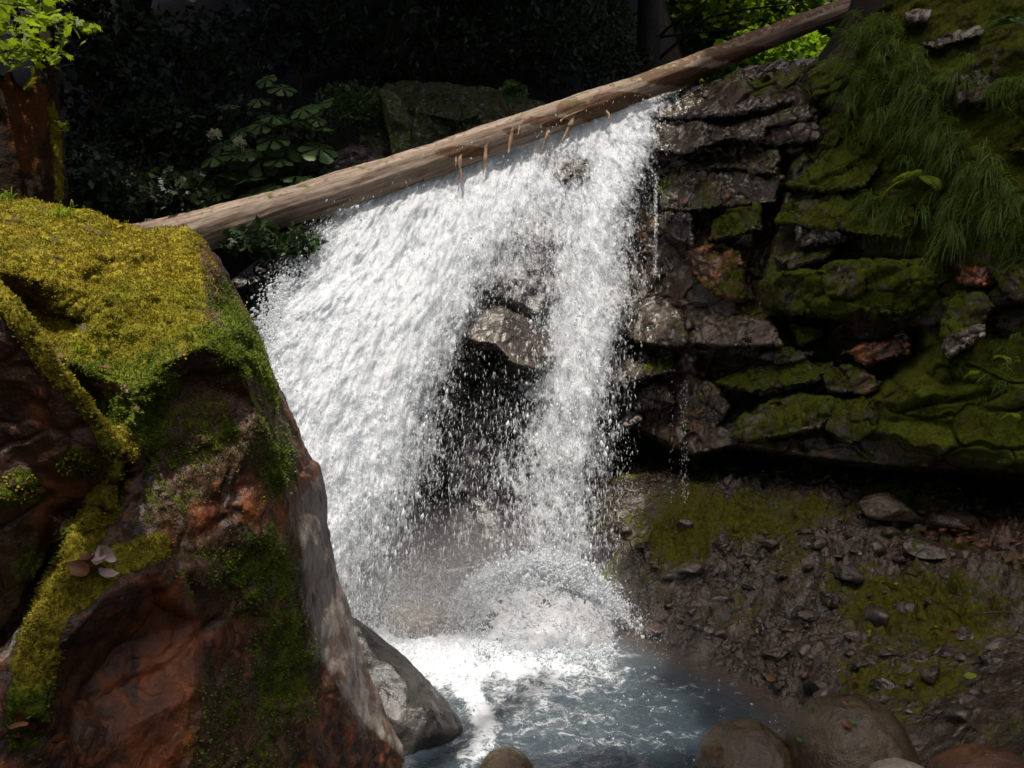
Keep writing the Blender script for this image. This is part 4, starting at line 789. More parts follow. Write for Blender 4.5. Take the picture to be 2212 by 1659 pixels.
# drops thrown clear of the left edge, and single drips under the worn slabs on the right
r = np.random.default_rng(21); n = 2600; t = r.uniform(0, 1, n) ** 0.8
ex = np.interp(t, [0, .3, .6, 1], [770, 700, 630, 590]) - np.abs(r.normal(0, 26, n)); ey = np.interp(t, [0, .3, .6, 1], [445, 520, 610, 730]) + r.normal(0, 18, n)
drops('spray', P(ex, ey, Yw(ex, ey) + r.normal(0, .1, n)), 0.007 * np.exp(r.normal(0, .5, n)), np.full(n, 1.3), np.full(n, -.5), wf, M['drop'], 5)
n = 420; a = r.choice([1330, 1345, 1352, 1440, 1462, 1466, 1470], n) + r.normal(0, 3, n); b = r.uniform(820, 1080, n)
q_ = wall_hit(a, b, 0.0); q_[:, 1] -= 0.25
drops('drip', q_, 0.0036 * np.exp(r.normal(0, .35, n)), np.full(n, 2.4), np.zeros(n), wf, M['drop'], 6)
n = 500; a = 1416 + r.normal(0, 2.5, n); b = r.uniform(375, 590, n); drops('drip', wall_hit(a, b, .16), 0.003 * np.exp(r.normal(0, .35, n)), np.full(n, 3.0), np.zeros(n), wf, M['drop'], 8)

# foam running over the boulder and the water thrown up at the foot
bn_ = normals(BRV, BRF); bpx_, bpy_ = pix(BRV)
wgt = np.clip(bn_[:, 2] + .55, 0, 1) * (bn_[:, 1] < .35) * (0.3 + np.clip(fbm(BRV * 6, 3, 5) + .35, 0, 1)) * sstep(1520, 1420, bpy_ + 30 * fbm(BRV * 4, 2, 8)) * (1 - .5 * poly_soft(bpx_, bpy_, [(1240, 1360), (1330, 1330), (1330, 1450), (1200, 1450)], 30))
fp_ = BRV * np.array([1, 1, .5]); bo = BRV + bn_ * (0.035 + .05 * fbm(fp_ * 7, 3, 41) + .025 * fbm(fp_ * 19, 3, 42))[:, None]; kf = (wgt + .55 * fbm(fp_ * 8, 3, 43) + .45 * fbm(fp_ * 22, 3, 44))[BRF].mean(1) > .30; kf |= (bpy_[BRF].mean(1) > 1345) & (bpx_[BRF].mean(1) > 1090); fk = BRF[kf]; u_, i_ = np.unique(fk, return_inverse=True); mesh('foam', local(bo[u_], wf), i_.reshape(fk.shape), M['white'], wf)
k = r.choice(len(BRV), 9000, p=wgt / wgt.sum()); c = BRV[k] + bn_[k] * np.abs(r.normal(0, .06, 9000))[:, None]
drops('foam', c, 0.0055 * np.exp(np.clip(r.normal(0, .5, len(c)), -1, .9)), np.full(len(c), 1.3), r.normal(0, .5, len(c)), wf, M['white'], 9); LIT.append(c[::40])
n = 60000; a = np.concatenate([r.normal(1170, 110, n // 3), r.normal(860, 110, n // 3), r.uniform(760, 1320, n - 2 * (n // 3))])
b = np.concatenate([1238 + 55 * ((a[:n // 3] - 1170) / 150) ** 2 + r.normal(0, 24, n // 3), 1320 + r.normal(0, 60, n // 3), 1405 + r.normal(0, 30, n - 2 * (n // 3))])
y = np.interp(b, [1200, 1420], [7.0, 6.3]) + r.normal(0, .2, n)
drops('spray', P(a, b, y), 0.0025 * np.exp(np.clip(r.normal(0, .5, n), -1, .9)), np.full(n, 1.5), r.normal(0, .3, n), wf, M['drop'], 10)

n = 9000; a = r.uniform(1020, 1325, n); b = 1432 + r.normal(0, 13, n) - 10 * ((a - 1170) / 150) ** 2
drops('foam', P(a, b, 6.12 + r.normal(0, .09, n)), 0.0065 * np.exp(np.clip(r.normal(0, .5, n), -1, .9)), np.full(n, 1.1), r.normal(0, .5, n), wf, M['white'], 14)

n = 12000; a = r.normal(1160, 95, n); b = 1262 - np.abs(r.normal(0, 30, n)) + 50 * ((a - 1160) / 150) ** 2; q_ = P(a, b, 6.75 + r.normal(0, .12, n)); q_ = q_[fbm(q_ * 9, 3, 77) > .02]; n = len(q_)
drops('spray', q_, 0.0075 * np.exp(np.clip(r.normal(0, .6, n), -1.3, .8)), np.full(n, 1.5), r.normal(0, .6, n), wf, M['white'], 15)

# ---------------------------------------------------------------- the pool
qx, qy = np.meshgrid(np.arange(-2.2, 3.2, 0.018), np.arange(2.9, 8.4, 0.018), indexing='ij'); qv = np.stack([qx.ravel(), qy.ravel(), 0 * qx.ravel()], 1)
qpx, qpy = pix(qv)
def G2(cx, cy, rx, ry, s=1.0): return np.exp(-s * (((qpx - cx) / rx) ** 2 + ((qpy - cy) / ry) ** 2))
foam = 1.0 * G2(1060, 1425, 320, 50) + 0.8 * G2(900, 1400, 150, 70) + 0.30 * G2(1060, 1530, 230, 80) + 0.10 * G2(1270, 1500, 160, 50) + 0.14 * G2(1250, 1600, 260, 60)
foam += 0.5 * line_soft(qpx, qpy, [(990, 1470), (1040, 1540), (1050, 1600), (1010, 1640)], 34) + 0.08 * G2(1500, 1560, 160, 50)
foam -= 0.7 * sstep(1330, 1420, qpx) * sstep(1480, 1420, qpy)
near = np.clip(foam, 0, 1)
qv[:, 2] = 0.030 * fbm(qv * np.array([2.2, 2.2, 1]), 3, 91) + 0.012 * fbm(qv * 7, 3, 92) + near * (0.075 * fbm(qv * 5, 3, 93) + 0.045 * fbm(qv * 13, 3, 94) + 0.02) + 0.10 * G2(1000, 1420, 260, 40) + 0.005 * fbm(qv * 24, 2, 95)
edge = bank_h(qv[:, :2]); shal = sstep(-0.30, -0.02, edge) * (qv[:, 0] > .4)
t = NT('pool_water')
pos = t.coord(); wv = t.n('ShaderNodeTexNoise'); t.set(wv.inputs[0], pos); wv.inputs['Scale'].default_value = 4; wv.inputs['Detail'].default_value = 3
warp = t.n('ShaderNodeVectorMath', operation='MULTIPLY_ADD'); t.set(warp.inputs[0], wv.outputs['Color']); warp.inputs[1].default_value = (0.35,) * 3; t.set(warp.inputs[2], pos)
lace = t.n('ShaderNodeTexVoronoi', feature='DISTANCE_TO_EDGE'); t.set(lace.inputs[0], warp.outputs[0]); lace.inputs['Scale'].default_value = 11
lace2 = t.n('ShaderNodeTexVoronoi', feature='DISTANCE_TO_EDGE'); t.set(lace2.inputs[0], warp.outputs[0]); lace2.inputs['Scale'].default_value = 27
net = t.math('MAXIMUM', t.step(lace.outputs[0], 0.16, 0.0), t.math('MULTIPLY', t.step(lace2.outputs[0], 0.14, 0.0), 0.75))
fn = t.noise(9, 6, 0.7, warp.outputs[0])
fo = t.attr('foam')
fn2 = t.noise(26, 5, 0.65, warp.outputs[0]); rg = t.math('SUBTRACT', 0.16, t.math('ABSOLUTE', t.math('SUBTRACT', fn2, 0.5)))
ff2 = t.step(t.math('ADD', t.math('ADD', t.math('MULTIPLY', fo, 1.0), t.math('MULTIPLY', t.math('SUBTRACT', fn, 0.5), 2.2)), t.math('MULTIPLY', rg, 2.0)), 0.42, 1.05)
wc = t.mix(t.noise(1.4, 3), (0.024, 0.037, 0.048), (0.042, 0.060, 0.073)); wc = t.mix(t.math('MULTIPLY', t.attr('shallow'), 0.8), wc, (0.075, 0.050, 0.036))
wc = t.mix(t.math('MULTIPLY', fo, 0.4), wc, (0.14, 0.18, 0.205))
col = t.mix(ff2, wc, (0.58, 0.61, 0.64))
rip = t.n('ShaderNodeTexNoise'); t.set(rip.inputs[0], t.scaled((30, 30, 8))); rip.inputs['Scale'].default_value = 1.0; rip.inputs['Detail'].default_value = 4
h = t.math('ADD', rip.outputs[0], t.math('MULTIPLY', ff2, 0.8))
M['pool'] = t.done(t.pbr(col, t.math('ADD', 0.06, t.math('MULTIPLY', ff2, 0.5)), t.bump(h, 0.6, 0.012), 0.5))
tag(mesh('pool_water', qv, grid_faces(*qx.shape), M['pool'], None, dict(foam=np.clip(foam, 0, 1.3), shallow=shal)), 'milky blue grey pool at the foot of the falls', kind='structure')
LIT.append(qv[(foam > .12) & (qpx < 1560) & (qpy > 1300)][::60])
# bubbling foam heaped on the surface
wgt = np.clip(foam - .25, 0, 1) ** 1.5 * np.clip(fbm(qv * 6, 3, 96) + .3, 0, 1); k = r.choice(len(qv), 1200, p=wgt / wgt.sum())
c = qv[k] + np.stack([r.normal(0, .01, len(k)), r.normal(0, .01, len(k)), np.abs(r.normal(0, .016, len(k)))], 1)
drops('foam', c, 0.005 * np.exp(np.clip(r.normal(0, .45, len(c)), -1, .8)), np.full(len(c), 1.0), r.normal(0, .6, len(c)), wf, M['white'], 11)
wgt = np.clip(1 - foam, 0, 1) * G2(1330, 1540, 260, 110) ; k = r.choice(len(qv), 120, p=wgt / wgt.sum())
drops('foam', qv[k] + [0, 0, .002], 0.004 * np.exp(r.normal(0, .45, len(k))), np.full(len(k), .8), r.normal(0, 1, len(k)), wf, M['white'], 12)

# ---------------------------------------------------------------- leaves and plants
def place(name, tv, tf, c, X, Z, L, mat, parent=None, wide=1.0, var=None, seed=1, kind=None):
    """copies of one leaf outline `tv` along X with upper side Z, all in one crown"""
    r = np.random.default_rng(seed); n = len(c); X = unit(X); Y_ = unit(np.cross(Z, X)); Zz = np.cross(X, Y_); k = len(tv)
    L = np.broadcast_to(np.asarray(L, float), (n,))[:, None, None]
    v = (c[:, None] + (tv[None, :, 0:1] * X[:, None] + tv[None, :, 1:2] * wide * Y_[:, None] + tv[None, :, 2:3] * Zz[:, None]) * L).reshape(-1, 3)
    f = (np.arange(n)[:, None, None] * k + tf[None]).reshape(-1, tf.shape[1])
    va = r.random(n) if var is None else var
    o = mesh(name, local(v, parent) if parent else v, f, mat, parent, dict(var=np.repeat(va, k)), smooth=False)
    if kind: o['kind'] = kind
    return o
LEAF = np.array([[0, 0, 0], [.45, .26, .05], [.45, -.26, .05], [.5, 0, -.02], [1, 0, -.10]]); LEAF_F = np.array([[0, 2, 3], [2, 4, 3], [0, 3, 1], [3, 4, 1]])
def fan(pts):
    v = np.array([[.25, 0, 0]] + [[a, b, -.12 * (a - .3) ** 2 - .15 * b * b] for a, b in pts]); n = len(pts)
    return v, np.array([[0, 1 + i, 1 + (i + 1) % n] for i in range(n)])
half = [(0, .0), (-.05, .25), (.10, .22), (.05, .55), (.28, .32), (.42, .34), (.55, .62), (.58, .26), (.78, .22), (.80, .10)]
MAPLE, MAPLE_F = fan(half + [(1.05, 0)] + [(a, -b) for a, b in half[:0:-1]])
half = [(.0, .015), (.25, .06), (.5, .16), (.68, .24), (.72, .28), (.80, .25), (.84, .27), (.90, .18), (.96, .14)]
LOBE, LOBE_F = fan([(0, 0)] + half[1:] + [(1.0, 0)] + [(a, -b) for a, b in half[:0:-1]])
R = np.random.default_rng(5)
def rdir(n, up=0.3, seed=None):
    d = R.normal(size=(n, 3)); d[:, 2] = d[:, 2] * .5 + up; return unit(d)
def stem_tube(name, pts, r0, r1, mat, parent, m=14, seg=6):
    c, rr = spline(np.array(pts, float), np.linspace(r0, r1, len(pts)), m); v, f, _, _ = tube(c, rr, seg); return mesh(name, local(v, parent), tri_ok(v, f), mat, parent)

# ---- grass hanging on the cliff, each tuft a thing of its own
def blades(c, d, L, w, mat, parent, name='blade', droop=0.9, seg=5, seed=0, kind='stuff'):
    n = len(c); s = np.linspace(0, 1, seg)[None, :, None]; L = np.asarray(L)[:, None, None]
    p = c[:, None] + d[:, None] * L * s + np.array([0, 0, -1.0]) * L * droop * s ** 2
    side = unit(np.cross(d, np.array([0.1, 0.05, 1.0]) + 0.4 * R.normal(size=(n, 3))))[:, None] * (np.asarray(w)[:, None, None] * (1 - 0.92 * s ** 1.3))
    v = np.stack([p - side, p + side], 2).reshape(-1, 3); b = np.arange(n)[:, None, None] * 2 * seg + np.arange(seg - 1)[None, :, None] * 2
    f = (b + np.array([0, 1, 3, 2])[None, None]).reshape(-1, 4)
    o = mesh(name, local(v, parent), f, mat, parent, dict(var=np.repeat(R.random(n), 2 * seg)), smooth=False)
    if kind: o['kind'] = kind
    return o
def tuft(px, py, rx, ry, n, L, label, off=0.12, group=None, wd=0.0034):
    root = thing('grass_tuft', label, 'grass tuft', wall_hit(px, py, off), group)
    m = max(6, n // 22); ca = px + rx * R.normal(0, .55, m); cb = py + ry * R.normal(0, .55, m); ci = R.integers(0, m, n); cd = .35 * R.normal(size=(m, 3)); cl_ = R.uniform(.5, 1.2, m)
    a = ca[ci] + R.normal(0, 5, n); b = cb[ci] + R.normal(0, 4, n); c = wall_hit(a, b, off + .05 * R.normal(size=m)[ci] + R.normal(0, .02, n))
    out = np.array([WN[0], WN[1], 0.0]); d = unit(out * 0.55 + np.array([0, 0, .35]) + cd[ci] + 0.22 * R.normal(size=(n, 3)) + np.array([-0.2, -0.1, 0]))
    blades(c, d, L * .8 * cl_[ci] * R.uniform(.5, 1.2, n), wd * R.uniform(.7, 1.3, n), M['grass'], root)
for a in [(1905, 75, 75, 40, 700, .38, 'topmost tuft of long grass hanging beside the upper end of the log'),
          (1880, 175, 80, 50, 800, .36, 'long grass hanging from the cliff just under the end of the log'),
          (1990, 185, 90, 55, 900, .38, 'widest curtain of green grass drooping down the upper cliff'),
          (1900, 262, 80, 35, 500, .32, 'grass fringe drooping over the moss covered wedge of rock'),
          (2010, 285, 80, 50, 750, .36, 'grass hanging above the bright fern on the cliff'),
          (2085, 340, 60, 45, 500, .34, 'dark tuft of grass hanging beside the bright fern'),
          (1925, 452, 62, 34, 750, .32, 'rounded tuft of grass drooping over the bulging rock'),
          (2120, 425, 75, 50, 800, .36, 'long drooping grass beside the small square tan rock'),
          (2060, 490, 55, 40, 500, .34, 'lowest fringe of grass hanging over the dark gap'),
          (2190, 480, 60, 60, 600, .36, 'grass hanging at the far edge of the cliff'),
          (2170, 190, 60, 40, 350, .28, 'short grass growing around the tan rock high on the cliff'),
          (2150, 800, 80, 60, 380, .16, 'short fine grass on the low mossy slope')]: tuft(*a)
def fern(px, py, L, k, label, off=.2, name='fern', mat='grass'):
    o = wall_hit(px, py, off); root = thing(name, label, 'fern', o)
    for i in range(k):
        a = R.uniform(-1.2, 1.2); out = np.array([WN[0], WN[1], 0]); side = np.array([WU[0], WU[1], 0]); d = unit(out * .6 + side * math.sin(a) + np.array([0, 0, .55 * math.cos(a) - .1])); l = L * R.uniform(.7, 1.2)
        s = np.linspace(0.08, 1, 15)[:, None]; p = o + d * l * s + np.array([0, 0, -1]) * l * .75 * s ** 2; T = unit(np.gradient(p, axis=0)); sd = unit(np.cross(T, [0, 0, 1.0])); up = np.cross(sd, T)
        ll = l * .30 * np.sin(np.pi * np.clip(s[:, 0] * .9 + .1, 0, 1)) ** .8 + .004
        c = np.concatenate([p, p]); X = np.concatenate([sd + T * .5, -sd + T * .5]); place('frond', LEAF, LEAF_F, c, X, np.concatenate([up, up]), np.concatenate([ll, ll]), M[mat], root, wide=.42, seed=i)
fern(1985, 385, .26, 9, 'bright green fern growing out of the cliff between grass tufts', mat='leaf_bright')
fern(2180, 55, .25, 7, 'green fern at the top of the mossy cliff', mat='leaf_plant')
fern(2110, 805, .10, 6, 'little green seedling on the low mossy slope', .34, 'seedling', 'leaf_bright'); fern(2165, 770, .09, 5, 'tiny light green seedling above the little seedling on the mossy slope', .34, 'seedling', 'leaf_bright')
fern(2190, 895, .09, 5, 'tiny seedling on the mossy lip above the black hollow', .34, 'seedling', 'leaf_bright'); fern(1772, 140, .12, 6, 'small leafy plant on the dark shoulder under the log', .12, 'seedling', 'leaf_plant')

# ---- plants on the boulder
v, n, px_, py_, ms, ye = BOULD
def on_boulder(a, b):
    k = np.argmin(np.hypot(px_ - a, py_ - b) + 1000 * (v[:, 1] > 4.3) + 40 * v[:, 1]); return v[k], n[k]
def small_grass(a, b, N, L, label, spread=.03, mat='leaf_bright', bend=(0.4, -0.2)):
    o, nn = on_boulder(a, b); root = thing('grass_tuft', label, 'grass tuft', o)
    c = o + spread * R.normal(size=(N, 3)) * [1, .6, .3]; d = unit(np.array([bend[0], bend[1], 1.0]) + .45 * R.normal(size=(N, 3)))
    blades(c, d, L * R.uniform(.6, 1.2, N), np.full(N, .0028), M[mat], root, kind=None if N < 30 else 'stuff')
small_grass(283, 652, 12, .13, 'few pale grass blades on the sunlit moss of the boulder', bend=(-.4, -.3)); small_grass(385, 650, 8, .13, 'thin curved grass blades near the right edge of the boulder top', bend=(-.5, -.3))
small_grass(172, 762, 14, .12, 'pale grass tuft on a shaded ledge of the boulder', bend=(-.2, -.3)); small_grass(135, 468, 45, .20, 'green grass tuft on the boulder top at the foot of the stump', .03, 'leaf_bright', (.3, -.1))
small_grass(10, 440, 50, .18, 'bright green grass on the boulder top beneath the stump', .06, 'leaf_bright', (.2, -.2)); small_grass(70, 462, 40, .08, 'low bright sprig at the crest of the boulder', .05, 'leaf_bright', (0, -.2))
LIT.append(np.array([on_boulder(a, 455)[0] + [0, 0, h_] for a in range(0, 160, 10) for h_ in (0, .1, .2)]))
def leaf_thing(name, label, o, X, Z, L, mat, tv=None, tf=None, group=None, curl=0.0, var=.5):
    tv = LEAF if tv is None else tv; tf = LEAF_F if tf is None else tf; t2 = tv.copy()
    nx, ny = 9, 5; s = np.linspace(0, 1, nx)[:, None]; q = np.linspace(-1, 1, ny)[None]; w = .30 * np.sin(np.pi * np.clip(s * .95 + .03, 0, 1)) ** .7
    g = np.stack([s + 0 * q, q * w, curl * (s - .4) ** 2 * 1.2 + (.18 + curl * .6) * (q * w) ** 2 * 3 + .02 * np.sin(s * 9 + q * 4)], -1).reshape(-1, 3); f = grid_faces(nx, ny)
    X = unit(np.asarray(X, float)); Y_ = unit(np.cross(Z, X)); Zz = np.cross(X, Y_); vv = np.asarray(o) + (g[:, :1] * X + g[:, 1:2] * Y_ + g[:, 2:] * Zz) * L
    return tag(mesh(name, vv, f, M[mat], None, dict(var=np.full(len(vv), var))), label, 'leaf', group)
o, nn = on_boulder(212, 1248)
for i in range(9):
    d = unit(R.normal(size=3) * [1, .5, .6]); leaf_thing('dead_leaf', 'curled pinkish dead leaf caught on a mossy ledge of the boulder', o + nn * (.022 + .005 * i) + R.normal(0, .018, 3) + [0, -.01, 0], d, nn + .8 * R.normal(size=3), R.uniform(.05, .085), 'pink_leaf' if i < 6 else 'dead_leaf', group='curled leaves caught on the boulder ledge', curl=R.uniform(.6, 1.8), var=R.random())
LIT.append(o + .04 * R.normal(size=(60, 3)))
o, nn = on_boulder(205, 800); leaf_thing('dead_leaf', 'brown leaf at the end of a mossy ledge below the pale grass tuft', o + nn * .015, (1, -.2, -.3), nn, .06, 'dead_leaf', curl=.5)
o, nn = on_boulder(35, 1555)
for i in range(4): leaf_thing('dead_leaf', 'dry leaf at the foot of the mossy ridge', o + nn * .02 + R.normal(0, .02, 3), (1, -.3, .1 * i), nn + .3 * R.normal(size=3), .07, 'dead_leaf', group='dry leaves below the mossy ridge', curl=.4, var=R.random())

# ---- leaves lying on the round boulders and the bank
def on_stone(st, a, b):
    c, r_ = st; d = unit(P(a, b, 1.0) - np.array([0, 0, CAM_Z])); oc = (np.array([0, 0, CAM_Z]) - c) / r_; dd = d / r_
    A, B, C = dd @ dd, 2 * oc @ dd, oc @ oc - 1.06; disc = max(B * B - 4 * A * C, 0); t_ = (-B - math.sqrt(disc)) / (2 * A); p = np.array([0, 0, CAM_Z]) + d * t_; return p, unit((p - c) / r_)
for st, a, b, L, m, lab in [(STONE, 1820, 1560, .06, 'dead_leaf', 'orange brown curled leaf on the largest rounded boulder'), (STONE, 1752, 1537, .05, 'leaf_plant', 'thin green leaf on the crown of the largest rounded boulder'), (STONE, 1852, 1566, .045, 'leaf_plant', 'pale green sprig on the side of the largest rounded boulder'),
                            (STONE, 1740, 1600, .05, 'leaf_plant', 'dull green sprig low on the largest rounded boulder'), (STONE, 1832, 1525, .035, 'dead_leaf', 'small tan leaf near the top of the largest rounded boulder'), (STONE2, 1545, 1632, .065, 'dead_leaf', 'yellow orange leaf on the olive brown boulder')]:
    p, nn = on_stone(st, a, b); leaf_thing('leaf', lab, p + nn * .006, np.cross(nn, R.normal(size=3)), nn, L, m, curl=.4)
rs = np.random.default_rng(8)
for i in range(90):
    if i < 45: a, b = rs.normal(2090, 70), rs.normal(1178, 18) + (0)
    else: a, b = rs.uniform(1480, 2200), rs.uniform(1080, 1560)
    if i < 45: b += (a - 2090) * .30
    c = on_bank(float(np.clip(a, 1400, 2230)), float(b)); grn = i >= 45 and i % 3 == 0
    leaf_thing('leaf', 'little green leaf lying on the wet bank' if grn else ('reddish dead leaf in the strip under the black hollow' if i < 45 else 'dead brown leaf lying on the wet bank'), c + [0, 0, .05 + (.03 if i < 45 else .01) * rs.random()], rs.normal(size=3) * [1, 1, .2], unit(rs.normal(size=3) * .4 + [0, -.3, 1]), rs.uniform(.035, .08) if not grn else rs.uniform(.03, .05), 'leaf_bright' if grn else 'dead_leaf',
               group='little green leaves on the bank' if grn else ('dead leaves under the hollow' if i < 45 else 'dead leaves on the bank'), curl=rs.uniform(.1, .8), var=rs.random())
c = on_bank(2078, 1478); leaf_thing('leaf', 'single round green leaf on the bank above the reddish boulder', c + [0, -.02, .05], (1, 0, .1), (0, -.6, 1), .075, 'leaf_bright', curl=.1)
c = on_bank(2195, 1350); tw = thing('twig', 'thin dark twig lying on the bank at the edge of view', 'twig', c); stem_tube('stick', [c + [-.25, .02, .06], c + [0, 0, .07], c + [.3, -.05, .03]], .008, .004, M['twig'], tw)

# ---- sprays of sunlit maple leaves over the stump
def spray_branch(label, path, n, L, mat, parent_cat='branch', spread=.10, tv=MAPLE, tf=MAPLE_F, up=.5, name='leafy_branch', group=None):
    p = np.array([P(*q_) for q_ in path]); root = thing(name, label, parent_cat, p[0], group); c, _ = spline(p, np.ones(len(p)), 60)
    stem_tube('twig', p, .006, .0015, M['twig'], root, 30)
    k = R.integers(4, 60, n); pos = c[k] + spread * R.normal(size=(n, 3)) * [1, 1, .45]; X = unit(R.normal(size=(n, 3)) * [1, 1, .3] + [0, -.2, -.25]); Z = rdir(n, 1.0) + [-.2, -.35, 0]
    place('foliage', tv, tf, pos, X, Z, L * R.uniform(.6, 1.25, n), M[mat], root, kind='stuff' if n > 100 else None, seed=n); return pos
ps = [spray_branch('topmost spray of bright maple leaves hanging over the stump', [(-60, -10, 4.3), (20, 10, 4.2), (90, 12, 4.1)], 60, .085, 'leaf_bright'),
      spray_branch('thin twig of yellow green leaves reaching past the stump spike', [(60, 30, 4.2), (130, 38, 4.1), (170, 48, 4.05), (205, 62, 4.0)], 46, .045, 'leaf_bright', spread=.03),
      spray_branch('sunlit maple leaves beside the jagged spike of the stump', [(-40, 70, 4.2), (20, 60, 4.1), (70, 75, 4.0)], 80, .06, 'leaf_bright'),
      spray_branch('low leafy sprigs growing on the rim of the stump', [(-20, 120, 4.1), (40, 105, 4.05), (70, 118, 4.0)], 95, .05, 'leaf_bright', spread=.075),
      spray_branch('few bright leaves on the side of the stump', [(118, 262, 4.3), (130, 270, 4.25), (142, 275, 4.2)], 7, .05, 'leaf_bright', spread=.02),
      spray_branch('small leaves hanging at the tip of the stump spike', [(120, 55, 4.3), (132, 80, 4.2), (126, 110, 4.2)], 14, .04, 'leaf_bright', spread=.025)]
LIT += [np.repeat(q_, 2, 0) for q_ in ps]

# ---- the broad leaved plant with white flower heads behind the log
root = thing('flowering_plant', 'broad leaved green plant with two white flower heads behind the log', 'plant', P(560, 480, 8.9))
for i, (a, b, s_) in enumerate([(620, 315, 1.25), (690, 320, .9), (560, 345, .9), (640, 260, .8), (655, 235, .7), (590, 300, .8), (520, 330, .9), (480, 310, .8), (460, 340, .8), (540, 385, .9), (500, 380, .8), (600, 400, 1.0), (470, 400, .8), (550, 420, .9), (640, 380, .8), (520, 280, .7), (590, 250, .7), (700, 275, .6), (560, 215, .6), (610, 190, .6), (430, 370, .7), (440, 430, .8), (510, 440, .8), (600, 440, .8), (680, 225, .6), (575, 170, .5)] + [(float(np.clip(R.normal(565, 75), 425, 700)), float(np.clip(R.normal(360, 65), 215, 470)), float(R.uniform(.4, .75))) for _ in range(34)]):
    c = P(a, b, 8.6 + .5 * R.random()); k = 6; th_ = np.linspace(0, 2 * np.pi, k, endpoint=False) + R.random(); zt = unit(np.array([.3 * R.normal(), -.8 + .3 * R.normal(), 1.0])); ux = unit(np.cross(zt, [0, 1.0, .2])); uy = np.cross(zt, ux)
    X = ux * np.cos(th_)[:, None] + uy * np.sin(th_)[:, None] - zt * .18; place('leaf', LOBE, LOBE_F, np.repeat(c[None], k, 0), X, np.repeat(zt[None], k, 0), .27 * s_ * R.uniform(.85, 1.1, k), M['leaf_plant'], root, wide=1.25, seed=i)
    if i < 26 and i % 2 == 0: stem_tube('stem', [P(560, 490, 9.0), (P(560, 490, 9.0) + c) / 2 + [0, .1, .1], c], .007, .004, M['twig'], root, 10, 5)
for a, b in [(464, 292), (516, 310)]:
    c = P(a, b, 8.55); n_ = 260; d = rdir(n_, .4); pos = c + d * R.uniform(.1, 1, (n_, 1)) ** .5 * [.075, .06, .085]
    place('flower_head', LEAF, LEAF_F, pos, rdir(n_, .2), rdir(n_, .5), .022, M['petal'], root, wide=1.6, kind='stuff', seed=a); stem_tube('stem', [P(560, 480, 9.0), P(a + 30, b + 70, 8.7), c], .006, .004, M['twig'], root, 10, 5)

# ---- dim shrubs on the slope behind
def shrub(label, px, py, Y, rx, ry, rd, n, L, mat='leaf_dark', tv=LEAF, tf=LEAF_F, name='shrub', group=None, holes=.15):
    c0 = P(px, py, Y); s_ = Y / F; root = thing(name, label, 'shrub', c0 - [0, 0, ry * s_], group); u = R.normal(size=(n * 2, 3)); u = u / np.linalg.norm(u, axis=1)[:, None] * R.random((n * 2, 1)) ** .45
    pos = c0 + u * [rx * s_, rd, ry * s_]; pos = pos[fbm(pos * 2.6, 3, int(px)) > -holes][:n]; m = len(pos)
    place('foliage', tv, tf, pos, unit(R.normal(size=(m, 3)) + [0, -.4, -.3]), rdir(m, .8) + [0, -.3, 0], L * R.uniform(.6, 1.3, m), M[mat], root, kind='stuff', seed=m)
    for j in range(4): stem_tube('stem', [c0 - [0, -.2, ry * s_ + .3], c0 + [.2 * R.normal(), .1, -.2 * ry * s_], c0 + [.5 * rx * s_ * R.normal(), .1, .5 * ry * s_]], .012, .004, M['twig'], root, 10, 5)
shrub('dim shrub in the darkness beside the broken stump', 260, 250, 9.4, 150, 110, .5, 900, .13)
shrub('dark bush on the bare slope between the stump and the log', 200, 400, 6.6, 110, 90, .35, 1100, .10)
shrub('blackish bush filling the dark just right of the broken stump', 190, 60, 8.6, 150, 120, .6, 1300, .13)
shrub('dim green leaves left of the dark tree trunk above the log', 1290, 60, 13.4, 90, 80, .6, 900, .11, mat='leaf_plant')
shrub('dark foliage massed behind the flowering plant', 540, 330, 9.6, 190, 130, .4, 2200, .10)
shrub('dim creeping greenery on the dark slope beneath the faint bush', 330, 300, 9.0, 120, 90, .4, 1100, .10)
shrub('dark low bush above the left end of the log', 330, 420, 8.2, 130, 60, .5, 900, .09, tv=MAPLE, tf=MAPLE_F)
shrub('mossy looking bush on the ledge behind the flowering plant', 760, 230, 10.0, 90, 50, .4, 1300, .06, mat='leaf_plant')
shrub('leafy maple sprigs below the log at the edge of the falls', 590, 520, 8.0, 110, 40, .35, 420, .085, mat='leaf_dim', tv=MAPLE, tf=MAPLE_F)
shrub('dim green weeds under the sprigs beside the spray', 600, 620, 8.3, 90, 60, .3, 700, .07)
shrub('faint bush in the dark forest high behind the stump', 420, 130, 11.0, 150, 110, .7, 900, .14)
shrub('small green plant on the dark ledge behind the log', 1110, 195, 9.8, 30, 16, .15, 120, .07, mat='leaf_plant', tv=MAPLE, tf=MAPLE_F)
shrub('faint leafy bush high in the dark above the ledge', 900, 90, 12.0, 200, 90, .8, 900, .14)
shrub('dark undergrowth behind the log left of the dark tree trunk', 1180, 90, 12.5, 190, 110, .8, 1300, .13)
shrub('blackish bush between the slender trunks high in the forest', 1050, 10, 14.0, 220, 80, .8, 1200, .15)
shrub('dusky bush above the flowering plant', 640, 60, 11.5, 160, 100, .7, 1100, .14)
shrub('dark leafy bush at the foot of the dark tree trunk', 1330, 150, 12.6, 90, 60, .5, 700, .1)
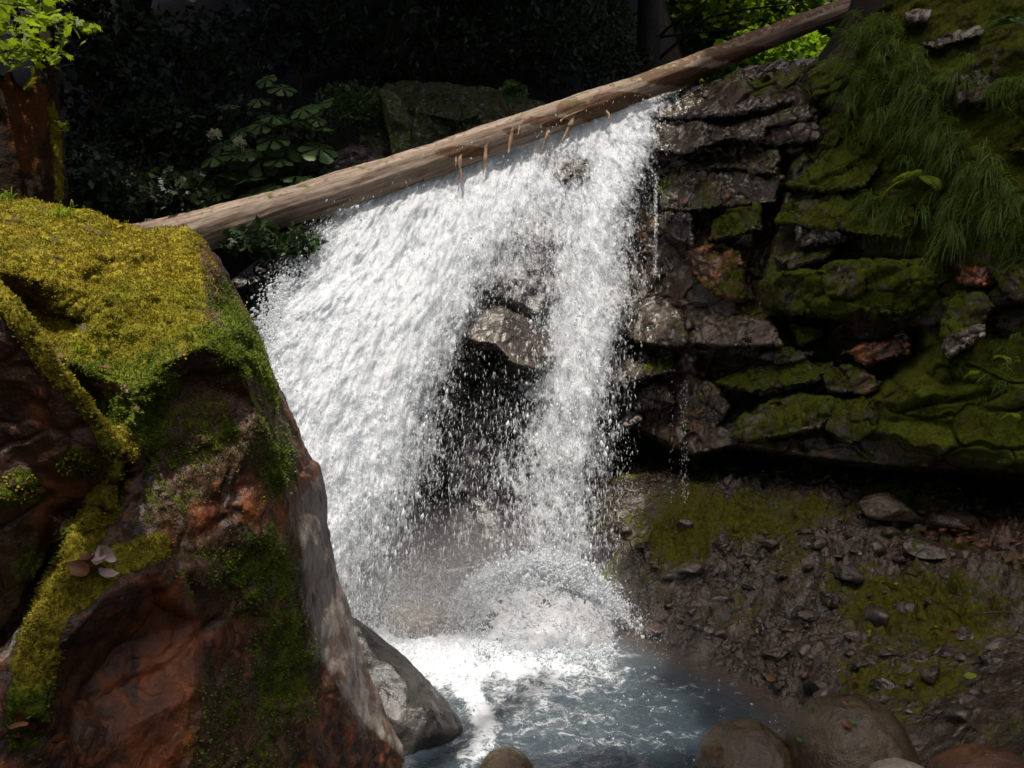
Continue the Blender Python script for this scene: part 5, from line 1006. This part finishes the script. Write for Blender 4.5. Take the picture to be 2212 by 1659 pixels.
# the ledge of rock behind the log and the leaning grey stone
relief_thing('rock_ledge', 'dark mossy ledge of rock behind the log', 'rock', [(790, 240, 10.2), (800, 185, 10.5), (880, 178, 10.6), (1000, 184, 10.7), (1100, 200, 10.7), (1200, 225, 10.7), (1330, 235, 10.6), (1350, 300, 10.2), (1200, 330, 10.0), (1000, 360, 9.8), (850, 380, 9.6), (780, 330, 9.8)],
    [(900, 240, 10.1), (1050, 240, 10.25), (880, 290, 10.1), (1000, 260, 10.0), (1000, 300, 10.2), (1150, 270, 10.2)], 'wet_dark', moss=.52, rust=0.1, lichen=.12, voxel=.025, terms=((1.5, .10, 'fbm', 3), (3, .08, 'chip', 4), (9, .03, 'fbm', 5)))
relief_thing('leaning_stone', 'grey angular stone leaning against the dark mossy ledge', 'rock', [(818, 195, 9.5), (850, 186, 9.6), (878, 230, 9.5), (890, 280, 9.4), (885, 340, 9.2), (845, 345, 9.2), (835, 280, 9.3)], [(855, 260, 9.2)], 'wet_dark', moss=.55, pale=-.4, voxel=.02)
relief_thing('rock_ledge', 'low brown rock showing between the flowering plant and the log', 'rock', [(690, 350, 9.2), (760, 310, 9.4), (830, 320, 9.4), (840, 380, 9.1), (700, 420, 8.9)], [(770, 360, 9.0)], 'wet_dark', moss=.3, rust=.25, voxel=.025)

t = NT('mist'); t.t.nodes.remove(t.out); t.out = t.n('ShaderNodeOutputMaterial')
gr = t.n('ShaderNodeTexGradient', gradient_type='SPHERICAL'); tc_ = t.n('ShaderNodeTexCoord'); t.set(gr.inputs[0], tc_.outputs['Object'])
vl = t.n('ShaderNodeVolumePrincipled'); vl.inputs['Color'].default_value = (.95, .97, 1, 1); t.set(vl.inputs['Density'], t.math('MULTIPLY', t.math('POWER', gr.outputs[1], 1.4), 1.5)); vl.inputs['Anisotropy'].default_value = 0.2
t.t.links.new(vl.outputs[0], t.out.inputs['Volume']); M['mist'] = t.m
def mist(px, py, Y, r_, label, thin=1.0):
    bm = bmesh.new(); bmesh.ops.create_icosphere(bm, subdivisions=3, radius=1.0); me = bpy.data.meshes.new('mist'); bm.to_mesh(me); bm.free(); mm = M['mist'].copy(); [setattr(n_.inputs[1], 'default_value', n_.inputs[1].default_value * thin) for n_ in mm.node_tree.nodes if n_.type == 'MATH' and n_.operation == 'MULTIPLY']; me.materials.append(mm)
    o = bpy.data.objects.new('mist', me); COL.objects.link(o); o.location = [float(q_) for q_ in P(px, py, Y)]; o.scale = r_; tag(o, label, 'mist', None, 'stuff')
mist(1010, 1310, 6.5, (1.75, 0.9, 0.95), 'fine white mist hanging over the foot of the waterfall')
mist(1400, 1450, 5.9, (0.9, 0.7, 0.34), 'thin bluish mist drifting over the edge of the pool', .4)

# ---- trees: dark trunk, thin boughs, sunlit far foliage, and a canopy added out of view to shape sun and shade
SH = SUN[:2] / SUN[2]
def shear(p): return p[:, :2] - p[:, 2:3] * SH
lit = np.concatenate([np.atleast_2d(q_) for q_ in LIT]); ls = shear(lit); CELL = 0.10
o0 = ls.min(0) - 1.0; dims = np.ceil((ls.max(0) + 1.0 - o0) / CELL).astype(int); occ = np.zeros(dims); ii = ((ls - o0) / CELL).astype(int); np.add.at(occ, (ii[:, 0], ii[:, 1]), 1)
occ = (occ > 0).astype(float)
def dil(a):
    b = a.copy()
    for dx in (-1, 0, 1):
        for dy in (-1, 0, 1): b = np.maximum(b, np.roll(np.roll(a, dx, 0), dy, 1))
    return b
occ = dil(dil(occ))
def in_gap(p, grow=0.0):
    s_ = shear(p); best = np.zeros(len(p), bool)
    for dx, dy in ((0, 0), (grow, 0), (-grow, 0), (0, grow), (0, -grow), (grow * .7, grow * .7), (-grow * .7, grow * .7), (grow * .7, -grow * .7), (-grow * .7, -grow * .7)):
        k_ = ((s_ + [dx, dy] - o0) / CELL).astype(int); ok = ((k_ >= 0) & (k_ < dims)).all(1); k_ = np.clip(k_, 0, dims - 1); best |= ok & (occ[k_[:, 0], k_[:, 1]] > 0)
    return best
def tree(name, label, base, h, r, lean=(0, 0), crown=None, mat='leaf_canopy', group=None, L=.42, bark='bark', gaps=True, boughs=6, clump=.25, rot=0):
    """tapered trunk with limbs, and a crown of leaves filling the given lens (centre, radii, count)"""
    base = np.array(base, float); root = thing(name, label, 'tree', base, group); top = base + [lean[0], lean[1], h]
    c, rr = spline(np.array([base - [0, 0, .4], base + [lean[0] * .2, lean[1] * .2, h * .3], base + [lean[0] * .6, lean[1] * .6, h * .65], top]), np.array([r * 1.3, r, r * .8, r * .3]), 40)
    v_, f_, _, _ = tube(c, rr, 18); f_ = tri_ok(v_, f_); v_ = v_ + normals(v_, f_) * (r * .25 * fbm(v_ * [4, 4, 1.2], 4, int(h * 7)))[:, None]; mesh('trunk', local(v_, root), f_, M[bark], root)
    if crown is not None:
        cc, cr, n = np.array(crown[0], float), np.array(crown[1], float), crown[2]
        for j in range(boughs):
            a = 2 * np.pi * j / boughs + R.random(); e = cc + cr * np.array([math.cos(a), math.sin(a), .1 * R.normal()]) * .7; s0 = c[int(40 * R.uniform(.55, .9))]
            if gaps and in_gap(np.linspace(s0, e, 8), .2).any(): continue
            stem_tube('limb', [s0, (s0 + e) / 2 + [0, 0, .3], e], r * .4, r * .08, M[bark], root, 16, 8)
        u = R.normal(size=(n * 2, 3)); u = u / np.linalg.norm(u, axis=1)[:, None] * R.random((n * 2, 1)) ** .4; p = cc + u * cr; p = p[fbm(p * .9, 3, int(cc[0] * 3 + 50)) > -clump][:n]
        if gaps: p = p[~in_gap(p, .13)]  # crown leaves removed where sunlight is wanted below
        ok = np.ones(len(p), bool); px2, py2 = pix(p); inv = (p[:, 1] > .5) & (px2 > -250) & (px2 < 2460) & (py2 > -60)
        if gaps: p = p[~inv]
        m = len(p); place('crown', LEAF, LEAF_F, p, rdir(m, -.1), rdir(m, 1.1), L * R.uniform(.6, 1.3, m), M[mat], root, wide=1.5, kind='stuff', seed=m)
    return root
g_ = 'trees with crowns added to shade the gorge'  # crowns added out of view to block sun and sky over the gorge
tl = 'leafy tree with a crown added out of view to shade the gorge'
for bx_, by_, h, cc, cr, n in [(-6.5, 3.5, 7, (-5.2, 2.5, 11.0), (4.2, 4.5, 1.4), 7500), (-6.8, 8.5, 8, (-4.6, 8.0, 11.8), (4.6, 4.2, 1.3), 7500), (-2.0, 13.5, 8, (-1.2, 9.5, 12.0), (4.0, 4.6, 1.3), 7500), (-7.0, 14.0, 8, (-5.5, 13.5, 14.5), (5.2, 4.6, 1.6), 7500),
                               (2.2, 16.0, 9, (0.8, 14.5, 14.2), (4.4, 4.6, 1.5), 7500), (-7.5, -2.0, 9, (-6.0, -2.5, 11.0), (4.5, 4.5, 1.6), 7500), (-10, 20, 9, (-7, 20, 19), (6, 6, 2), 4500), (-1, 23, 9, (-1.0, 21, 20.5), (6, 6, 2), 4500), (-13, 7, 8, (-11, 7, 12.5), (5, 7, 2), 7000), (-9, 10.5, 8, (-7.6, 9.5, 13.6), (4.6, 4.4, 1.5), 7000), (-5.5, -5.5, 9, (-2.3, -3.4, 24.0), (3.9, 5.4, 2.0), 15000), (5.5, -3.0, 9, (0.6, 1.6, 25.5), (3.0, 3.6, 1.6), 7000)]:
    cc = (cc[0] + .16 * (cc[2] - 4), cc[1], cc[2]); z0 = float(land_h(np.array([bx_]), np.array([by_]))[0]); tree('shade_tree', tl, (bx_, by_, z0), cc[2] - z0, .22, ((cc[0] - bx_) * .6, (cc[1] - by_) * .6), (cc, cr, n), group=g_)
for i, (bx_, by_) in enumerate([(-9, -10), (-5, -13), (-1, -14), (4, -14), (10, -11), (-12, -5)]):  # added behind the camera to keep low sky light off the slope
    z0 = float(land_h(np.array([bx_]), np.array([by_]))[0]); tree('shade_tree', 'unseen leafy tree added downstream to block low sky light', (bx_, by_, z0), 10, .25, (0, 0), ((bx_, by_, z0 + 7), (3.0, 2.2, 6), 4200), group='unseen trees added downstream to block sky light', gaps=True)
# far sunlit trees beyond the lip
for i, (px, py, Y, rx, ry, n, mt) in enumerate([(1760, 20, 21, 150, 110, 6000, 'leaf_far'), (1560, 60, 23, 150, 120, 6000, 'leaf_far'), (1660, 150, 20, 150, 80, 4200, 'leaf_far'), (1900, -60, 24, 150, 120, 2600, 'leaf_far'), (1480, -20, 22, 130, 130, 4600, 'leaf_far')]):
    c = P(px, py, Y); z0 = float(land_h(np.array([c[0]]), np.array([c[1]]))[0]); tree('forest_tree', ['brightest yellow green tree glowing in the gap above the log', 'green sunlit tree behind the thin dark boughs', 'low green tree seen under the log at the head of the falls', 'sunlit tree beyond the upper end of the log', 'dim green tree beside the dark trunk'][i], (c[0], c[1], z0), max(1.5, c[2] - z0), .1, (0, 0), (c, (rx * Y / F, 1.4, ry * Y / F), n), mt, None, .2, gaps=False, clump=.35)
b0 = P(1398, 150, 13.0); dt = tree('dark_tree', 'dark straight tree trunk with thin boughs standing above the falls', (b0[0], b0[1], b0[2] - .8), 6.0, .19, (.12, 0))
def bough(pts, r0, r1): stem_tube('bough', [np.array(P(*q_)) for q_ in pts], r0, r1, M['bark'], dt, 30, 7)
bough([(1415, 90, 13), (1450, 55, 12.7), (1500, 22, 12.4), (1560, -25, 12.2)], .03, .008); bough([(1420, 130, 13), (1460, 95, 12.8), (1540, 35, 12.5), (1700, 10, 12.2), (1760, 4, 12.1)], .035, .006); bough([(1425, 80, 13), (1510, 70, 12.8), (1600, 62, 12.6), (1660, 66, 12.5)], .022, .005); bough([(1475, 82, 12.7), (1475, 60, 12.6), (1473, 20, 12.5), (1490, -15, 12.4)], .014, .005)
for i, (px, Y, rr_) in enumerate([(1255, 15, .05), (1310, 17, .045), (700, 15, .07), (1000, 16, .07), (1180, 19, .06)]):
    c = P(px, 150, Y); z0 = float(land_h(np.array([c[0]]), np.array([c[1]]))[0]); tree('slender_tree', 'slender trunk barely visible in the dark forest', (c[0], c[1], z0), 8, rr_, (.3 * (i - 2), 0), group='slender trunks in the dark forest')
